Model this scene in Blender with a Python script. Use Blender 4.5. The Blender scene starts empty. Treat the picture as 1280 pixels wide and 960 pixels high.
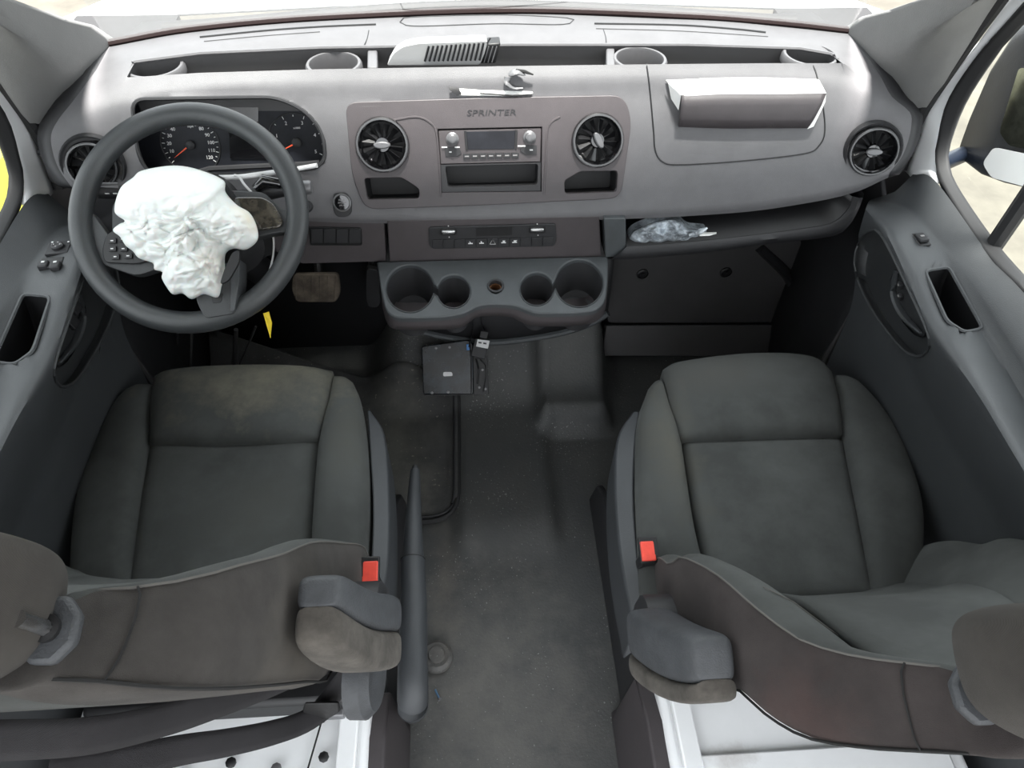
import bpy, bmesh, math, random
from mathutils import Vector, noise, Matrix
random.seed(4)
# ---------------------------------------------------------------- camera, light, exposure
TH, YAW, RHO = [math.radians(v) for v in (48, -4.29, -1.10)]
FPX = 900.0
CAM = Vector((-.046, 0.0, 1.5))
def basis():
    c, s = math.cos(TH), math.sin(TH)
    F, R, D = Vector((0, c, -s)), Vector((1, 0, 0)), Vector((0, -s, -c))
    cr, sr = math.cos(RHO), math.sin(RHO)
    M = Matrix.Rotation(YAW, 3, 'Z')
    return M @ F, M @ (cr*R+sr*D), M @ (cr*D-sr*R)
FW, RT, DN = basis()
cd = bpy.data.cameras.new('camera'); cam = bpy.data.objects.new('camera', cd)
bpy.context.scene.collection.objects.link(cam)
cd.sensor_width = 36; cd.lens = 36*FPX/1280; cd.clip_start = .02; cd.clip_end = 200
m = Matrix((RT, -DN, -FW)).transposed().to_4x4(); m.translation = CAM
cam.matrix_world = m
bpy.context.scene.camera = cam
vs = bpy.context.scene.view_settings
vs.view_transform = 'Standard'; vs.look = 'None'; vs.gamma = 1; vs.exposure = EXPO = 1.15
w = bpy.data.worlds.new('sky'); bpy.context.scene.world = w; w.use_nodes = True
nt = w.node_tree; bg = nt.nodes['Background']
gr = nt.nodes.new('ShaderNodeTexNoise'); gr.inputs['Scale'].default_value = 1.5; gr.inputs['Detail'].default_value = 3
cr_ = nt.nodes.new('ShaderNodeValToRGB'); cr_.color_ramp.elements[0].color = (.86, .93, 1, 1); cr_.color_ramp.elements[1].color = (1, 1, 1, 1)
tcw = nt.nodes.new('ShaderNodeTexCoord'); nt.links.new(tcw.outputs['Generated'], gr.inputs['Vector'])
nt.links.new(gr.outputs['Fac'], cr_.inputs['Fac']); nt.links.new(cr_.outputs['Color'], bg.inputs['Color'])
bg.inputs['Strength'].default_value = 1.5
sd = bpy.data.lights.new('added_sun', 'SUN'); sd.energy = 15.0; sd.angle = .12; sd.color = (1, .97, .93)
so = bpy.data.objects.new('added_sun', sd); bpy.context.scene.collection.objects.link(so)
so.rotation_euler = (math.radians(5), math.radians(2), 0)      # added lamp, aimed through the windscreen to whiten the dash top

# ---------------------------------------------------------------- geometry helpers
V = Vector
def U(px, py, x=None, y=None, z=None, d=None, pl=None, off=0):
    v = FW + RT*((px-640)/FPX) + DN*((py-480)/FPX)
    if x is not None: d = (x-CAM.x)/v.x
    elif y is not None: d = (y-CAM.y)/v.y
    elif z is not None: d = (z-CAM.z)/v.z
    elif pl is not None:
        p, n = pl; d = (p + n*off - CAM).dot(n)/v.dot(n)
    return CAM + v*d
def P(p):
    q = p-CAM; d = q.dot(FW); return (640+FPX*q.dot(RT)/d, 480+FPX*q.dot(DN)/d)
def plane(p, n): return (V(p), V(n).normalized())
def cat(pts, n, closed=False):
    """n+1 points (n if closed) along a Catmull-Rom curve, even by arc length"""
    pts = [V(p) for p in pts]; L = len(pts)
    if L == 2 and not closed: return [pts[0].lerp(pts[1], i/n) for i in range(n+1)]
    g = (lambda i: pts[i % L]) if closed else (lambda i: pts[max(0, min(L-1, i))])
    out = []; S = 10
    for i in range(L if closed else L-1):
        a, b, c, d = g(i-1), g(i), g(i+1), g(i+2)
        if not closed:
            if i == 0: a = b*2-c
            if i == L-2: d = c*2-b
        for k in range(S):
            t = k/S
            out.append(.5*((2*b)+(c-a)*t+(2*a-5*b+4*c-d)*t*t+(3*b-a-3*c+d)*t**3))
    out.append(g(0) if closed else pts[-1])
    acc = [0]
    for i in range(1, len(out)): acc.append(acc[-1]+(out[i]-out[i-1]).length)
    res = []; j = 0
    for k in range(n if closed else n+1):
        t = acc[-1]*k/n
        while j < len(acc)-2 and acc[j+1] < t: j += 1
        den = (acc[j+1]-acc[j]) or 1
        res.append(out[j].lerp(out[j+1], (t-acc[j])/den))
    return res
def rnd(pts, r=.25, n=3):
    """round the corners of a closed polygon (2D or 3D tuples)"""
    out = []; L = len(pts); q = [V(p) for p in pts]
    for i in range(L):
        a, b, c = q[i-1], q[i], q[(i+1) % L]
        l = min((a-b).length, (c-b).length)*.5; rr = min(l, r)
        p0 = b+(a-b).normalized()*rr; p1 = b+(c-b).normalized()*rr
        for k in range(n+1):
            t = k/n; out.append(p0*(1-t)**2+b*2*t*(1-t)+p1*t*t)
    return out
def circ(cx, cy, r, n=24, ry=None, a0=0, a1=360):
    full = (a1-a0) == 360
    m_ = n if full else n-1
    return [(cx+r*math.cos(math.radians(a0+(a1-a0)*k/m_)), cy+(ry or r)*math.sin(math.radians(a0+(a1-a0)*k/m_))) for k in range(n)]
def grid(rows, closed=False):
    n = len(rows[0]); v = [p for r in rows for p in r]; f = []
    for i in range(len(rows)-1):
        for j in range(n if closed else n-1):
            k = (j+1) % n
            f.append((i*n+j, i*n+k, (i+1)*n+k, (i+1)*n+j))
    return v, f
def joinm(*ms):
    v, f = [], []
    for a, b in ms:
        o = len(v); v += list(a); f += [tuple(i+o for i in q) for q in b]
    return v, f
def loft(rings, cap=True):
    v, f = grid(rings, True); n = len(rings[0])
    if cap: f += [tuple(range(n-1, -1, -1)), tuple(len(v)-n+i for i in range(n))]
    return v, f
def tube(pts, r, n=8, closed=False, flat=1.0, up=(0, 0, 1)):
    pts = [V(p) for p in pts]; rings = []; L = len(pts)
    pu = V(up)
    for i, p in enumerate(pts):
        if closed: t = pts[(i+1) % L]-pts[i-1]
        else: t = pts[min(i+1, L-1)]-pts[max(i-1, 0)]
        t.normalize(); a = t.cross(pu)
        if a.length < 1e-3: a = t.cross(V((1, .3, .1)))
        a.normalize(); b = a.cross(t)
        rr = r[i] if isinstance(r, (list, tuple)) else r
        rings.append([p+a*rr*math.cos(2*math.pi*k/n)+b*rr*flat*math.sin(2*math.pi*k/n) for k in range(n)])
    if closed:
        v, f = grid(rings+[rings[0]], True); nn = L*n
        return v[:nn], [tuple(i % nn for i in q) for q in f]
    return loft(rings)
def frame(n, up=(0, 0, 1)):
    n = V(n).normalized(); u = V(up).cross(n)
    if u.length < 1e-3: u = V((1, 0, 0))
    u.normalize(); return u, n.cross(u), n
def box(c, s, n=None, up=(0, 0, 1), ax=None):
    u, w_, n_ = ax if ax else ((V((1, 0, 0)), V((0, 1, 0)), V((0, 0, 1))) if n is None else frame(n, up))
    c = V(c); v = [c+u*(s[0]*.5*i)+w_*(s[1]*.5*j)+n_*(s[2]*.5*k) for i in (-1, 1) for j in (-1, 1) for k in (-1, 1)]
    return v, [(0, 1, 3, 2), (4, 6, 7, 5), (0, 4, 5, 1), (2, 3, 7, 6), (0, 2, 6, 4), (1, 5, 7, 3)]
def lathe(prof, o, axis, n=24, up=(0, 0, 1), cap=False):
    u, w_, a = frame(axis, up); o = V(o)
    rings = [[o+a*h+(u*math.cos(2*math.pi*k/n)+w_*math.sin(2*math.pi*k/n))*r for k in range(n)] for r, h in prof]
    v, f = grid(rings, True)
    if cap: f += [tuple(range(n-1, -1, -1)), tuple(len(v)-n+i for i in range(n))]
    return v, f
def prism(outline, vec):
    a = [V(p) for p in outline]; vec = V(vec)
    return loft([a, [p+vec for p in a]])
def plate(outline, holes, vec, hvec=None):
    """flat plate with real holes; outer edge extruded by vec, hole walls by hvec"""
    bm = bmesh.new(); ed = []; vec = V(vec); hvec = V(hvec) if hvec is not None else vec
    loops = []
    for lp in [outline]+holes:
        vv = [bm.verts.new(V(p)) for p in lp]; loops.append(vv)
        for i in range(len(vv)): ed.append(bm.edges.new((vv[i-1], vv[i])))
    bmesh.ops.triangle_fill(bm, use_beauty=True, edges=ed)
    for k, vv in enumerate(loops):
        e = vec if k == 0 else hvec
        w2 = [bm.verts.new(v.co+e) for v in vv]
        for i in range(len(vv)): bm.faces.new((vv[i-1], vv[i], w2[i], w2[i-1]))
    bmesh.ops.recalc_face_normals(bm, faces=bm.faces)
    bm.verts.index_update()
    out = ([v.co.copy() for v in bm.verts], [tuple(v.index for v in f.verts) for f in bm.faces]); bm.free()
    return out
def inpoly(x, y, poly):
    c = False; j = len(poly)-1
    for i in range(len(poly)):
        xi, yi = poly[i][0], poly[i][1]; xj, yj = poly[j][0], poly[j][1]
        if (yi > y) != (yj > y) and x < (xj-xi)*(y-yi)/(yj-yi)+xi: c = not c
        j = i
    return c
def nearest(x, y, poly):
    best = None
    for i in range(len(poly)):
        ax, ay = poly[i-1][0], poly[i-1][1]; bx, by = poly[i][0], poly[i][1]
        dx, dy = bx-ax, by-ay; l = dx*dx+dy*dy or 1e-9
        t = max(0, min(1, ((x-ax)*dx+(y-ay)*dy)/l)); qx, qy = ax+t*dx, ay+t*dy
        e = (qx-x)**2+(qy-y)**2
        if best is None or e < best[0]: best = (e, qx, qy)
    return best[1], best[2]
def cut(mesh, polys):
    """cut openings (outlines seen as image curves) into a sheet: drop faces inside, snap the rim onto the outline"""
    v, f = mesh; v = [V(p) for p in v]; px = [P(p) for p in v]
    for poly in polys:
        keep, edge, inside = [], set(), set()
        for q in f:
            cx = sum(px[i][0] for i in q)/len(q); cy = sum(px[i][1] for i in q)/len(q)
            if inpoly(cx, cy, poly): inside.update(q)
            else: keep.append(q); edge.update(q)
        for i in edge & inside:
            nx, ny = nearest(px[i][0], px[i][1], poly); v[i] = U(nx, ny, y=v[i].y) if abs(v[i].x) < .6 or True else v[i]; px[i] = (nx, ny)
        f = keep
    used = sorted({i for q in f for i in q}); mp = {o: n for n, o in enumerate(used)}
    return [v[i] for i in used], [tuple(mp[i] for i in q) for q in f]
def coons(top, bot, left, right, nu, nv):
    T, B, Lf, Rg = cat(top, nu), cat(bot, nu), cat(left, nv), cat(right, nv)
    rows = []
    for j in range(nv+1):
        t = j/nv; r = []
        for i in range(nu+1):
            s = i/nu
            r.append(T[i]*(1-t)+B[i]*t+Lf[j]*(1-s)+Rg[j]*s-(T[0]*(1-s)*(1-t)+T[-1]*s*(1-t)+B[0]*(1-s)*t+B[-1]*s*t))
        rows.append(r)
    return rows
def pillow(top, bot, left=None, right=None, bulge=.02, depth=.05, n=(0, 0, 1), nu=20, nv=16, p=5, warp=0, seed=0):
    """stuffed pad over a four-sided outline (top/bottom run left to right, left/right run top to bottom)"""
    left = left or [top[0], bot[0]]; right = right or [top[-1], bot[-1]]
    n = V(n).normalized(); rows = coons(top, bot, left, right, nu, nv); out = []
    for j, r in enumerate(rows):
        q = []
        for i, pt in enumerate(r):
            a = abs(2*i/nu-1); b = abs(2*j/nv-1)
            g = ((1-a**p)*(1-b**p))**.5
            h = bulge*g
            if warp: h += warp*g*noise.noise(pt*9+V((seed, 0, 0)))
            q.append(pt+n*h)
        out.append(q)
    v, f = grid(out); w_ = nu+1
    ring = [i for i in range(w_)]+[j*w_+nu for j in range(1, nv+1)]+[nv*w_+i for i in range(nu-1, -1, -1)]+[j*w_ for j in range(nv-1, 0, -1)]
    o = len(v); cen = sum((v[i] for i in ring), V())/len(ring)
    for dd in (depth*.3, depth):
        v += [v[i]-n*dd+(v[i]-cen)*(-.02 if dd == depth else .004) for i in ring]
    k = len(ring)
    for i in range(k):
        j = (i+1) % k
        f += [(ring[j], ring[i], o+i, o+j), (o+j, o+i, o+k+i, o+k+j)]
    f.append(tuple(o+k+i for i in range(k)))
    return v, f
def mir(mesh): return [V((-p[0], p[1], p[2])) for p in mesh[0]], [tuple(reversed(q)) for q in mesh[1]]
def pxy(pts, **k): return [U(p[0], p[1], **k) for p in pts]

# ---------------------------------------------------------------- objects
C = bpy.context.scene.collection
def tagp(o, label=None, cat_=None, group=None, kind=None):
    for a, b in (('label', label), ('category', cat_), ('group', group), ('kind', kind)):
        if b: o[a] = b
    return o
def thing(name, label, cat_, loc=(0, 0, 0), group=None, kind=None):
    o = bpy.data.objects.new(name, None); C.objects.link(o); o.location = loc; o.empty_display_size = .05
    return tagp(o, label, cat_, group, kind)
def rootloc(o):
    while o.parent: o = o.parent
    return V(o.location)
def ob(name, mesh, mt, parent=None, label=None, cat_=None, group=None, kind=None, smooth=True, bevel=0, sub=0, solid=0, ang=40, seg=2):
    v, f = mesh; v = [V(p) for p in v]
    if parent: loc = rootloc(parent)
    else:
        loc = sum(v, V())/len(v); loc.z = min(p.z for p in v)
    me = bpy.data.meshes.new(name); me.from_pydata([tuple(p-loc) for p in v], [], f)
    bm = bmesh.new(); bm.from_mesh(me); bmesh.ops.remove_doubles(bm, verts=bm.verts, dist=1e-5)
    bmesh.ops.recalc_face_normals(bm, faces=bm.faces); bm.to_mesh(me); bm.free()
    me.materials.append(mt)
    o = bpy.data.objects.new(name, me); C.objects.link(o)
    if parent: o.parent = parent
    else: o.location = loc
    if solid:
        s = o.modifiers.new('solid', 'SOLIDIFY'); s.thickness = abs(solid); s.offset = -1 if solid > 0 else 1
    if bevel:
        b = o.modifiers.new('bevel', 'BEVEL'); b.width = bevel; b.segments = seg; b.limit_method = 'ANGLE'; b.angle_limit = math.radians(35)
    if sub:
        s = o.modifiers.new('sub', 'SUBSURF'); s.levels = s.render_levels = sub
    if smooth:
        me.polygons.foreach_set('use_smooth', [True]*len(me.polygons))
        if not sub: me.set_sharp_from_angle(angle=math.radians(ang))
    return tagp(o, label, cat_, group, kind)
def text(name, s, size, o, u, up, mt, parent, depth=.0006, align='CENTER', shear=0, **k):
    cu = bpy.data.curves.new('t', 'FONT'); cu.body = s; cu.size = size; cu.extrude = depth; cu.align_x = align; cu.align_y = 'CENTER'; cu.resolution_u = 2; cu.shear = shear
    t = bpy.data.objects.new('t', cu); C.objects.link(t)
    dg = bpy.context.evaluated_depsgraph_get(); dg.update()
    me = bpy.data.meshes.new_from_object(t.evaluated_get(dg))
    u = V(u).normalized(); n = u.cross(V(up)).normalized(); up2 = n.cross(u); o = V(o)
    mesh = ([o+u*v.co.x+up2*v.co.y+n*v.co.z for v in me.vertices], [tuple(p.vertices) for p in me.polygons])
    bpy.data.objects.remove(t); bpy.data.meshes.remove(me); bpy.data.curves.remove(cu)
    return ob(name, mesh, mt, parent, smooth=False, **k)

# ---------------------------------------------------------------- materials
def mat(name, col, rough=.6, bump=0, bscale=400, var=.0, vscale=6, col2=None, stain_glint=None, metal=0, spec=.5, weave=0, speck=None, emit=0, coat=0, sheen=0, subs=0):
    m_ = bpy.data.materials.new(name); m_.use_nodes = True; t = m_.node_tree; b = t.nodes['Principled BSDF']
    N = t.nodes.new; Lk = t.links.new
    col = (*col, 1) if len(col) == 3 else col
    b.inputs['Base Color'].default_value = col; b.inputs['Roughness'].default_value = rough; b.inputs['Metallic'].default_value = metal
    b.inputs['Specular IOR Level'].default_value = spec; b.inputs['Coat Weight'].default_value = coat; b.inputs['Coat Roughness'].default_value = .05
    b.inputs['Sheen Weight'].default_value = sheen; b.inputs['Sheen Roughness'].default_value = .5
    if emit: b.inputs['Emission Color'].default_value = col; b.inputs['Emission Strength'].default_value = emit
    if subs: b.inputs['Subsurface Weight'].default_value = subs; b.inputs['Subsurface Scale'].default_value = .02
    tc = N('ShaderNodeNewGeometry')
    sock = None
    nz = N('ShaderNodeTexNoise'); nz.inputs['Scale'].default_value = vscale; nz.inputs['Detail'].default_value = 6; nz.inputs['Roughness'].default_value = .65
    Lk(tc.outputs['Position'], nz.inputs['Vector'])
    mx = N('ShaderNodeMix'); mx.data_type = 'RGBA'; c2 = col2 or tuple(min(1, c*(1+var*2)) for c in col[:3])
    mx.inputs['A'].default_value = tuple(c*(1-var) for c in col[:3])+(1,) if not col2 else col; mx.inputs['B'].default_value = (*c2[:3], 1)
    rp = N('ShaderNodeMapRange'); rp.inputs['From Min'].default_value = .38; rp.inputs['From Max'].default_value = .7
    Lk(nz.outputs['Fac'], rp.inputs['Value']); Lk(rp.outputs['Result'], mx.inputs['Factor']); sock = mx.outputs['Result']
    if stain_glint:
        for (pos, rad, sc, amt) in stain_glint:
            vm = N('ShaderNodeVectorMath'); vm.operation = 'SUBTRACT'; vm.inputs[1].default_value = pos; Lk(tc.outputs['Position'], vm.inputs[0])
            v2 = N('ShaderNodeVectorMath'); v2.operation = 'MULTIPLY'; v2.inputs[1].default_value = tuple(1/r for r in rad); Lk(vm.outputs[0], v2.inputs[0])
            ln = N('ShaderNodeVectorMath'); ln.operation = 'LENGTH'; Lk(v2.outputs[0], ln.inputs[0])
            n2 = N('ShaderNodeTexNoise'); n2.inputs['Scale'].default_value = 14; n2.inputs['Detail'].default_value = 7; n2.inputs['Roughness'].default_value = .7; Lk(tc.outputs['Position'], n2.inputs['Vector'])
            ad = N('ShaderNodeMath'); ad.operation = 'MULTIPLY_ADD'; ad.inputs[1].default_value = 2.2; Lk(n2.outputs['Fac'], ad.inputs[0]); Lk(ln.outputs['Value'], ad.inputs[2])
            r2 = N('ShaderNodeMapRange'); r2.inputs['From Min'].default_value = 2.05; r2.inputs['From Max'].default_value = 1.0; r2.inputs['To Max'].default_value = amt; Lk(ad.outputs[0], r2.inputs['Value'])
            m2 = N('ShaderNodeMix'); m2.data_type = 'RGBA'; m2.inputs['B'].default_value = (*sc, 1); Lk(sock, m2.inputs['A']); Lk(r2.outputs['Result'], m2.inputs['Factor']); sock = m2.outputs['Result']
    if speck:
        n3 = N('ShaderNodeTexNoise'); n3.inputs['Scale'].default_value = speck[0]; n3.inputs['Detail'].default_value = 2; Lk(tc.outputs['Position'], n3.inputs['Vector'])
        n4 = N('ShaderNodeTexNoise'); n4.inputs['Scale'].default_value = 5; n4.inputs['Detail'].default_value = 3; Lk(tc.outputs['Position'], n4.inputs['Vector'])
        a3 = N('ShaderNodeMath'); a3.operation = 'MULTIPLY_ADD'; a3.inputs[1].default_value = .35; Lk(n4.outputs['Fac'], a3.inputs[0]); Lk(n3.outputs['Fac'], a3.inputs[2])
        r3 = N('ShaderNodeMapRange'); r3.inputs['From Min'].default_value = speck[1]; r3.inputs['From Max'].default_value = speck[1]+.05; r3.inputs['To Max'].default_value = .8; Lk(a3.outputs[0], r3.inputs['Value'])
        m3 = N('ShaderNodeMix'); m3.data_type = 'RGBA'; m3.inputs['B'].default_value = (*speck[2], 1); Lk(sock, m3.inputs['A']); Lk(r3.outputs['Result'], m3.inputs['Factor']); sock = m3.outputs['Result']
    Lk(sock, b.inputs['Base Color'])
    if bump or weave:
        bp = N('ShaderNodeBump'); bp.inputs['Strength'].default_value = bump or weave; bp.inputs['Distance'].default_value = .001
        if weave:
            wv = N('ShaderNodeTexWave'); wv.inputs['Scale'].default_value = bscale; wv.bands_direction = 'Z'; wv.inputs['Distortion'].default_value = .6; Lk(tc.outputs['Position'], wv.inputs['Vector']); Lk(wv.outputs['Fac'], bp.inputs['Height'])
        else:
            bn = N('ShaderNodeTexNoise'); bn.inputs['Scale'].default_value = bscale; bn.inputs['Detail'].default_value = 2; Lk(tc.outputs['Position'], bn.inputs['Vector']); Lk(bn.outputs['Fac'], bp.inputs['Height'])
        Lk(bp.outputs['Normal'], b.inputs['Normal'])
    return m_
def glassmat(name, tint, refl=.5):
    m_ = bpy.data.materials.new(name); m_.use_nodes = True; t = m_.node_tree; t.nodes.remove(t.nodes['Principled BSDF'])
    o = t.nodes['Material Output']; a = t.nodes.new('ShaderNodeBsdfTransparent'); a.inputs['Color'].default_value = (*tint, 1)
    g = t.nodes.new('ShaderNodeBsdfGlossy'); g.inputs['Roughness'].default_value = .01; fr = t.nodes.new('ShaderNodeFresnel'); fr.inputs['IOR'].default_value = 1.4
    mu = t.nodes.new('ShaderNodeMath'); mu.operation = 'MULTIPLY'; mu.inputs[1].default_value = refl; t.links.new(fr.outputs[0], mu.inputs[0])
    mx = t.nodes.new('ShaderNodeMixShader'); t.links.new(mu.outputs[0], mx.inputs[0]); t.links.new(a.outputs[0], mx.inputs[1]); t.links.new(g.outputs[0], mx.inputs[2]); t.links.new(mx.outputs[0], o.inputs['Surface'])
    return m_
M = {}
M['rim'] = mat('wheel_rim_leather', (.036, .039, .041), .42, .3, 700, .06, 12)
M['kick'] = mat('kick_panel_plastic', (.055, .053, .054), .6, .3, 600, .06, 10)
M['ring'] = mat('vent_ring_grey', (.055, .056, .058), .22, coat=.3)
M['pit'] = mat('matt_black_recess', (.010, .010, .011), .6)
M['vane'] = mat('vent_black', (.008, .008, .009), .28, coat=.25)
M['dash'] = mat('dash_plastic', (.105, .103, .108), .52, .35, 900, .05, 20)
M['panel'] = mat('centre_plastic', (.062, .054, .057), .5, .3, 900, .05, 20)
M['dark'] = mat('dark_plastic', (.022, .022, .024), .55, .3, 700, .1, 10)
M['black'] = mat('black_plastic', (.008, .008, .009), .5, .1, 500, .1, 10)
M['gloss'] = mat('piano_black', (.006, .006, .007), .08, coat=1)
M['lens'] = mat('display_lens', (.012, .013, .017), .4, var=.2, vscale=30, spec=.25)
M['chrome'] = mat('satin_chrome', (.6, .6, .6), .25, metal=1)
M['silver'] = mat('grey_metal_trim', (.16, .16, .165), .4, metal=.4)
M['door'] = mat('door_plastic', (.044, .047, .050), .5, .35, 700, .06, 12)
M['door2'] = mat('door_insert_plastic', (.035, .037, .039), .55, .35, 700, .06, 12)
M['console'] = mat('console_plastic', (.058, .064, .068), .5, .35, 800, .08, 20)
M['white'] = mat('white_paint', (.86, .87, .88), .35, var=.03, vscale=5, stain_glint=[((.40, .14, .0), (.10, .05, .3), (.16, .12, .09), .9), ((.33, .30, .28), (.05, .03, .05), (.3, .24, .2), .7)])
M['print'] = mat('print_white', (.7, .7, .7), .6)
M['grey'] = mat('print_grey', (.28, .27, .27), .6)
M['orange'] = mat('needle_orange', (.75, .10, .04), .4)
M['red'] = mat('buckle_red', (.78, .075, .05), .4, var=.08, vscale=40)
M['rubber'] = mat('seal_rubber', (.012, .012, .013), .7, .1, 300)
dust = (.17, .165, .145)
M['fab_d'] = mat('driver_fabric', (.055, .058, .056), .95, .6, 1500, .18, 7, sheen=.04, spec=.2, stain_glint=[((-.45, .95, .49), (.22, .13, .14), (.17, .16, .125), .9), ((-.27, .80, .52), (.05, .16, .1), (.10, .10, .085), .5), ((-.42, .66, .48), (.14, .10, .1), (.07, .072, .066), .5)])
M['fab_p'] = mat('passenger_fabric', (.057, .060, .058), .95, .6, 1500, .18, 7, sheen=.04, spec=.2, stain_glint=[((.30, .74, .50), (.06, .2, .12), (.12, .115, .095), .55), ((.42, .92, .5), (.16, .08, .12), (.10, .098, .09), .45)])
M['fab_s'] = mat('side_fabric', (.050, .046, .043), .95, .6, 1500, .2, 9, sheen=.04, spec=.2, stain_glint=[((-.22, .30, .75), (.1, .13, .14), (.085, .076, .064), .7)])
M['fab_sp'] = mat('side_fabric_reddish', (.040, .034, .033), .95, .6, 1500, .2, 9, sheen=.04, spec=.2, stain_glint=[((.30, .21, .72), (.1, .1, .09), (.085, .048, .043), .5)])
M['cord'] = mat('corduroy_fabric', (.050, .045, .040), .95, weave=.5, bscale=330, var=.15, vscale=9, sheen=.05, spec=.2)
M['worn'] = mat('worn_armrest_fabric', (.075, .068, .060), .9, .6, 1200, .25, 25, sheen=.05, spec=.2)
M['vinyl'] = mat('armrest_vinyl', (.05, .053, .058), .6, .6, 500, .15, 25)
M['seam'] = mat('seam_thread', (.012, .012, .012), .9)
M['thread'] = mat('pale_thread', (.10, .095, .088), .9)
M['belt'] = mat('belt_webbing', (.018, .017, .019), .75, weave=.5, bscale=350, var=.15, vscale=14, spec=.4)
M['floor'] = mat('rubber_floor', (.052, .054, .055), .62, 1.0, 170, .25, 4, col2=(.078, .078, .075), stain_glint=[((-.06, .52, 0), (.26, .34, .3), (.16, .152, .14), .65), ((-.40, 1.15, 0), (.25, .35, .3), (.10, .098, .086), .5), ((.12, .45, 0), (.2, .2, .3), (.11, .105, .10), .5), ((-.13, .75, 0), (.05, .25, .3), (.15, .13, .11), .4)], speck=(210, .865, (.30, .30, .29)))
M['mat'] = mat('footwell_mat_rubber', (.050, .050, .050), .75, .9, 260, .25, 6, stain_glint=[((-.26, 1.16, 0), (.14, .3, .3), (.125, .122, .105), .65), ((-.22, 1.0, 0), (.1, .1, .3), (.15, .145, .13), .5)], speck=(120, .875, (.2, .19, .16)))
M['bag'] = mat('airbag_cloth', (.66, .68, .66), .8, .25, 900, .04, 9, spec=.3, subs=.15, stain_glint=[((-.385, .96, .86), (.035, .05, .06), (.72, .60, .42), .8), ((-.44, .90, .80), (.03, .04, .05), (.62, .56, .48), .5)])
M['yellow'] = mat('yellow', (.85, .62, .03), .5)
M['lime'] = mat('yellow_body', (.75, .72, .12), .5, var=.1, vscale=3)
M['glass'] = glassmat('window_glass', (.93, .96, .95))
M['mirror'] = mat('mirror_glass', (.9, .9, .9), .02, metal=1)
M['mirbody'] = mat('mirror_housing', (.005, .008, .015), .4, .2, 300)
M['ground'] = mat('concrete', (.045, .041, .032), .9, .8, 20, .25, 2, col2=(.08, .074, .058))
M['paper'] = mat('paper', (.8, .8, .78), .7)
M['headliner'] = mat('headliner', (.42, .42, .42), .9, .3, 300)
M['pillar'] = mat('pillar_trim', (.16, .16, .158), .75, .4, 500, .04, 10)
M['blue'] = mat('blue_plastic', (.05, .2, .5), .4)
M['pedal'] = mat('pedal_rubber', (.14, .115, .09), .7, .8, 200, .3, 30)
M['pale'] = mat('pale_grey_plastic', (.42, .42, .42), .5, .2, 500)
M['film'] = mat('clear_film', (.30, .33, .36), .2, coat=.5, var=.5, vscale=40)
M['board'] = mat('module_face', (.006, .009, .012), .24, var=.9, vscale=22, spec=.35, stain_glint=[((-.25, 1.19, .2), (.02, .12, .2), (.04, .12, .18), .7)])  # blue patch paints a reflection into the face colour
M['shield'] = mat('shield_plastic', (.036, .039, .043), .5, .3, 700, .06, 12)
# ================================================================ shell
def sst(a, b, t):
    t = max(0, min(1, (t-a)/(b-a))); return t*t*(3-2*t)
def bump2(x, y, x0, x1, y0, y1, s):
    return sst(x0-s, x0+s, x)*(1-sst(x1-s, x1+s, x))*sst(y0-s, y0+s, y)*(1-sst(y1-s, y1+s, y))
def fz(x, y):
    z = 0
    z += .028*sst(-.110, -.090, x)*(1-sst(.115, .150, x))*sst(.78, .90, y)
    r = sst(-.36, -.22, x)*(1-sst(.27, .36, x))
    z += .17*r*sst(1.22, 1.45, y)
    z += .085*bump2(x, y, .12, .30, 1.17, 1.5, .020)
    z += .010*bump2(x, y, -.5, -.235, -.2, .9, .008)
    return z
rows = []
ys = [-.9+.1*i for i in range(9)]+[0+.018*i for i in range(89)]
xs = [-.84+.0165*i for i in range(103)]
for y in ys: rows.append([V((x, y, fz(x, y))) for x in xs])
o = ob('floor', grid(rows), M['floor'], kind='structure', smooth=True, ang=80)
ob('ground', grid([[V((-14, -10, -.62)), V((14, -10, -.62))], [V((-14, 16, -.62)), V((14, 16, -.62))]]), M['ground'], kind='structure', smooth=False)
ob('ceiling', grid([[V((x, -.62, 1.95)) for x in (-.86, 0, .86)], [V((x, .75, 1.93)) for x in (-.86, 0, .86)], [V((x, 1.14, 1.62)) for x in (-.80, 0, .80)]]), M['headliner'], kind='structure', solid=.03)  # unseen roof; front drawn forward to shade dash face, rear cut short for light
# firewall and toe board
wf = ob('wall_front', grid([[V((-.84, 1.53, .0)), V((.84, 1.53, .0))], [V((-.84, 1.56, .45)), V((.84, 1.56, .45))], [V((-.84, 1.56, .86)), V((.84, 1.56, .86))]]), M['dark'], kind='structure', solid=.01)
# passenger kick panel with two round clips
yk = 1.43
kp = [(757, 322), (1002, 300), (1004, 352), (996, 404), (760, 404)]
kick = ob('panel', prism(pxy(rnd([(a, b, 0) for a, b in kp], 4), y=yk), (0, .03, 0)), M['kick'], wf, bevel=.003)
for c in ((803, 342), (907, 340)):
    o_ = U(*c, y=yk)
    ob('clip', lathe([(.0155, .0), (.0155, -.004), (.012, -.006), (.011, -.003), (.006, -.003), (.0055, -.006), (0, -.006)], o_, (0, 1, 0), 20), M['black'], kick)
low = [(758, 407), (995, 406), (1003, 442), (752, 440)]
ob('toe_board', prism([U(758, 407, y=1.42), U(1001, 406, y=1.42), U(1003, 445, y=1.38), U(752, 445, y=1.38)], (0, .03, -.02)), M['kick'], wf, bevel=.003)
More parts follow.
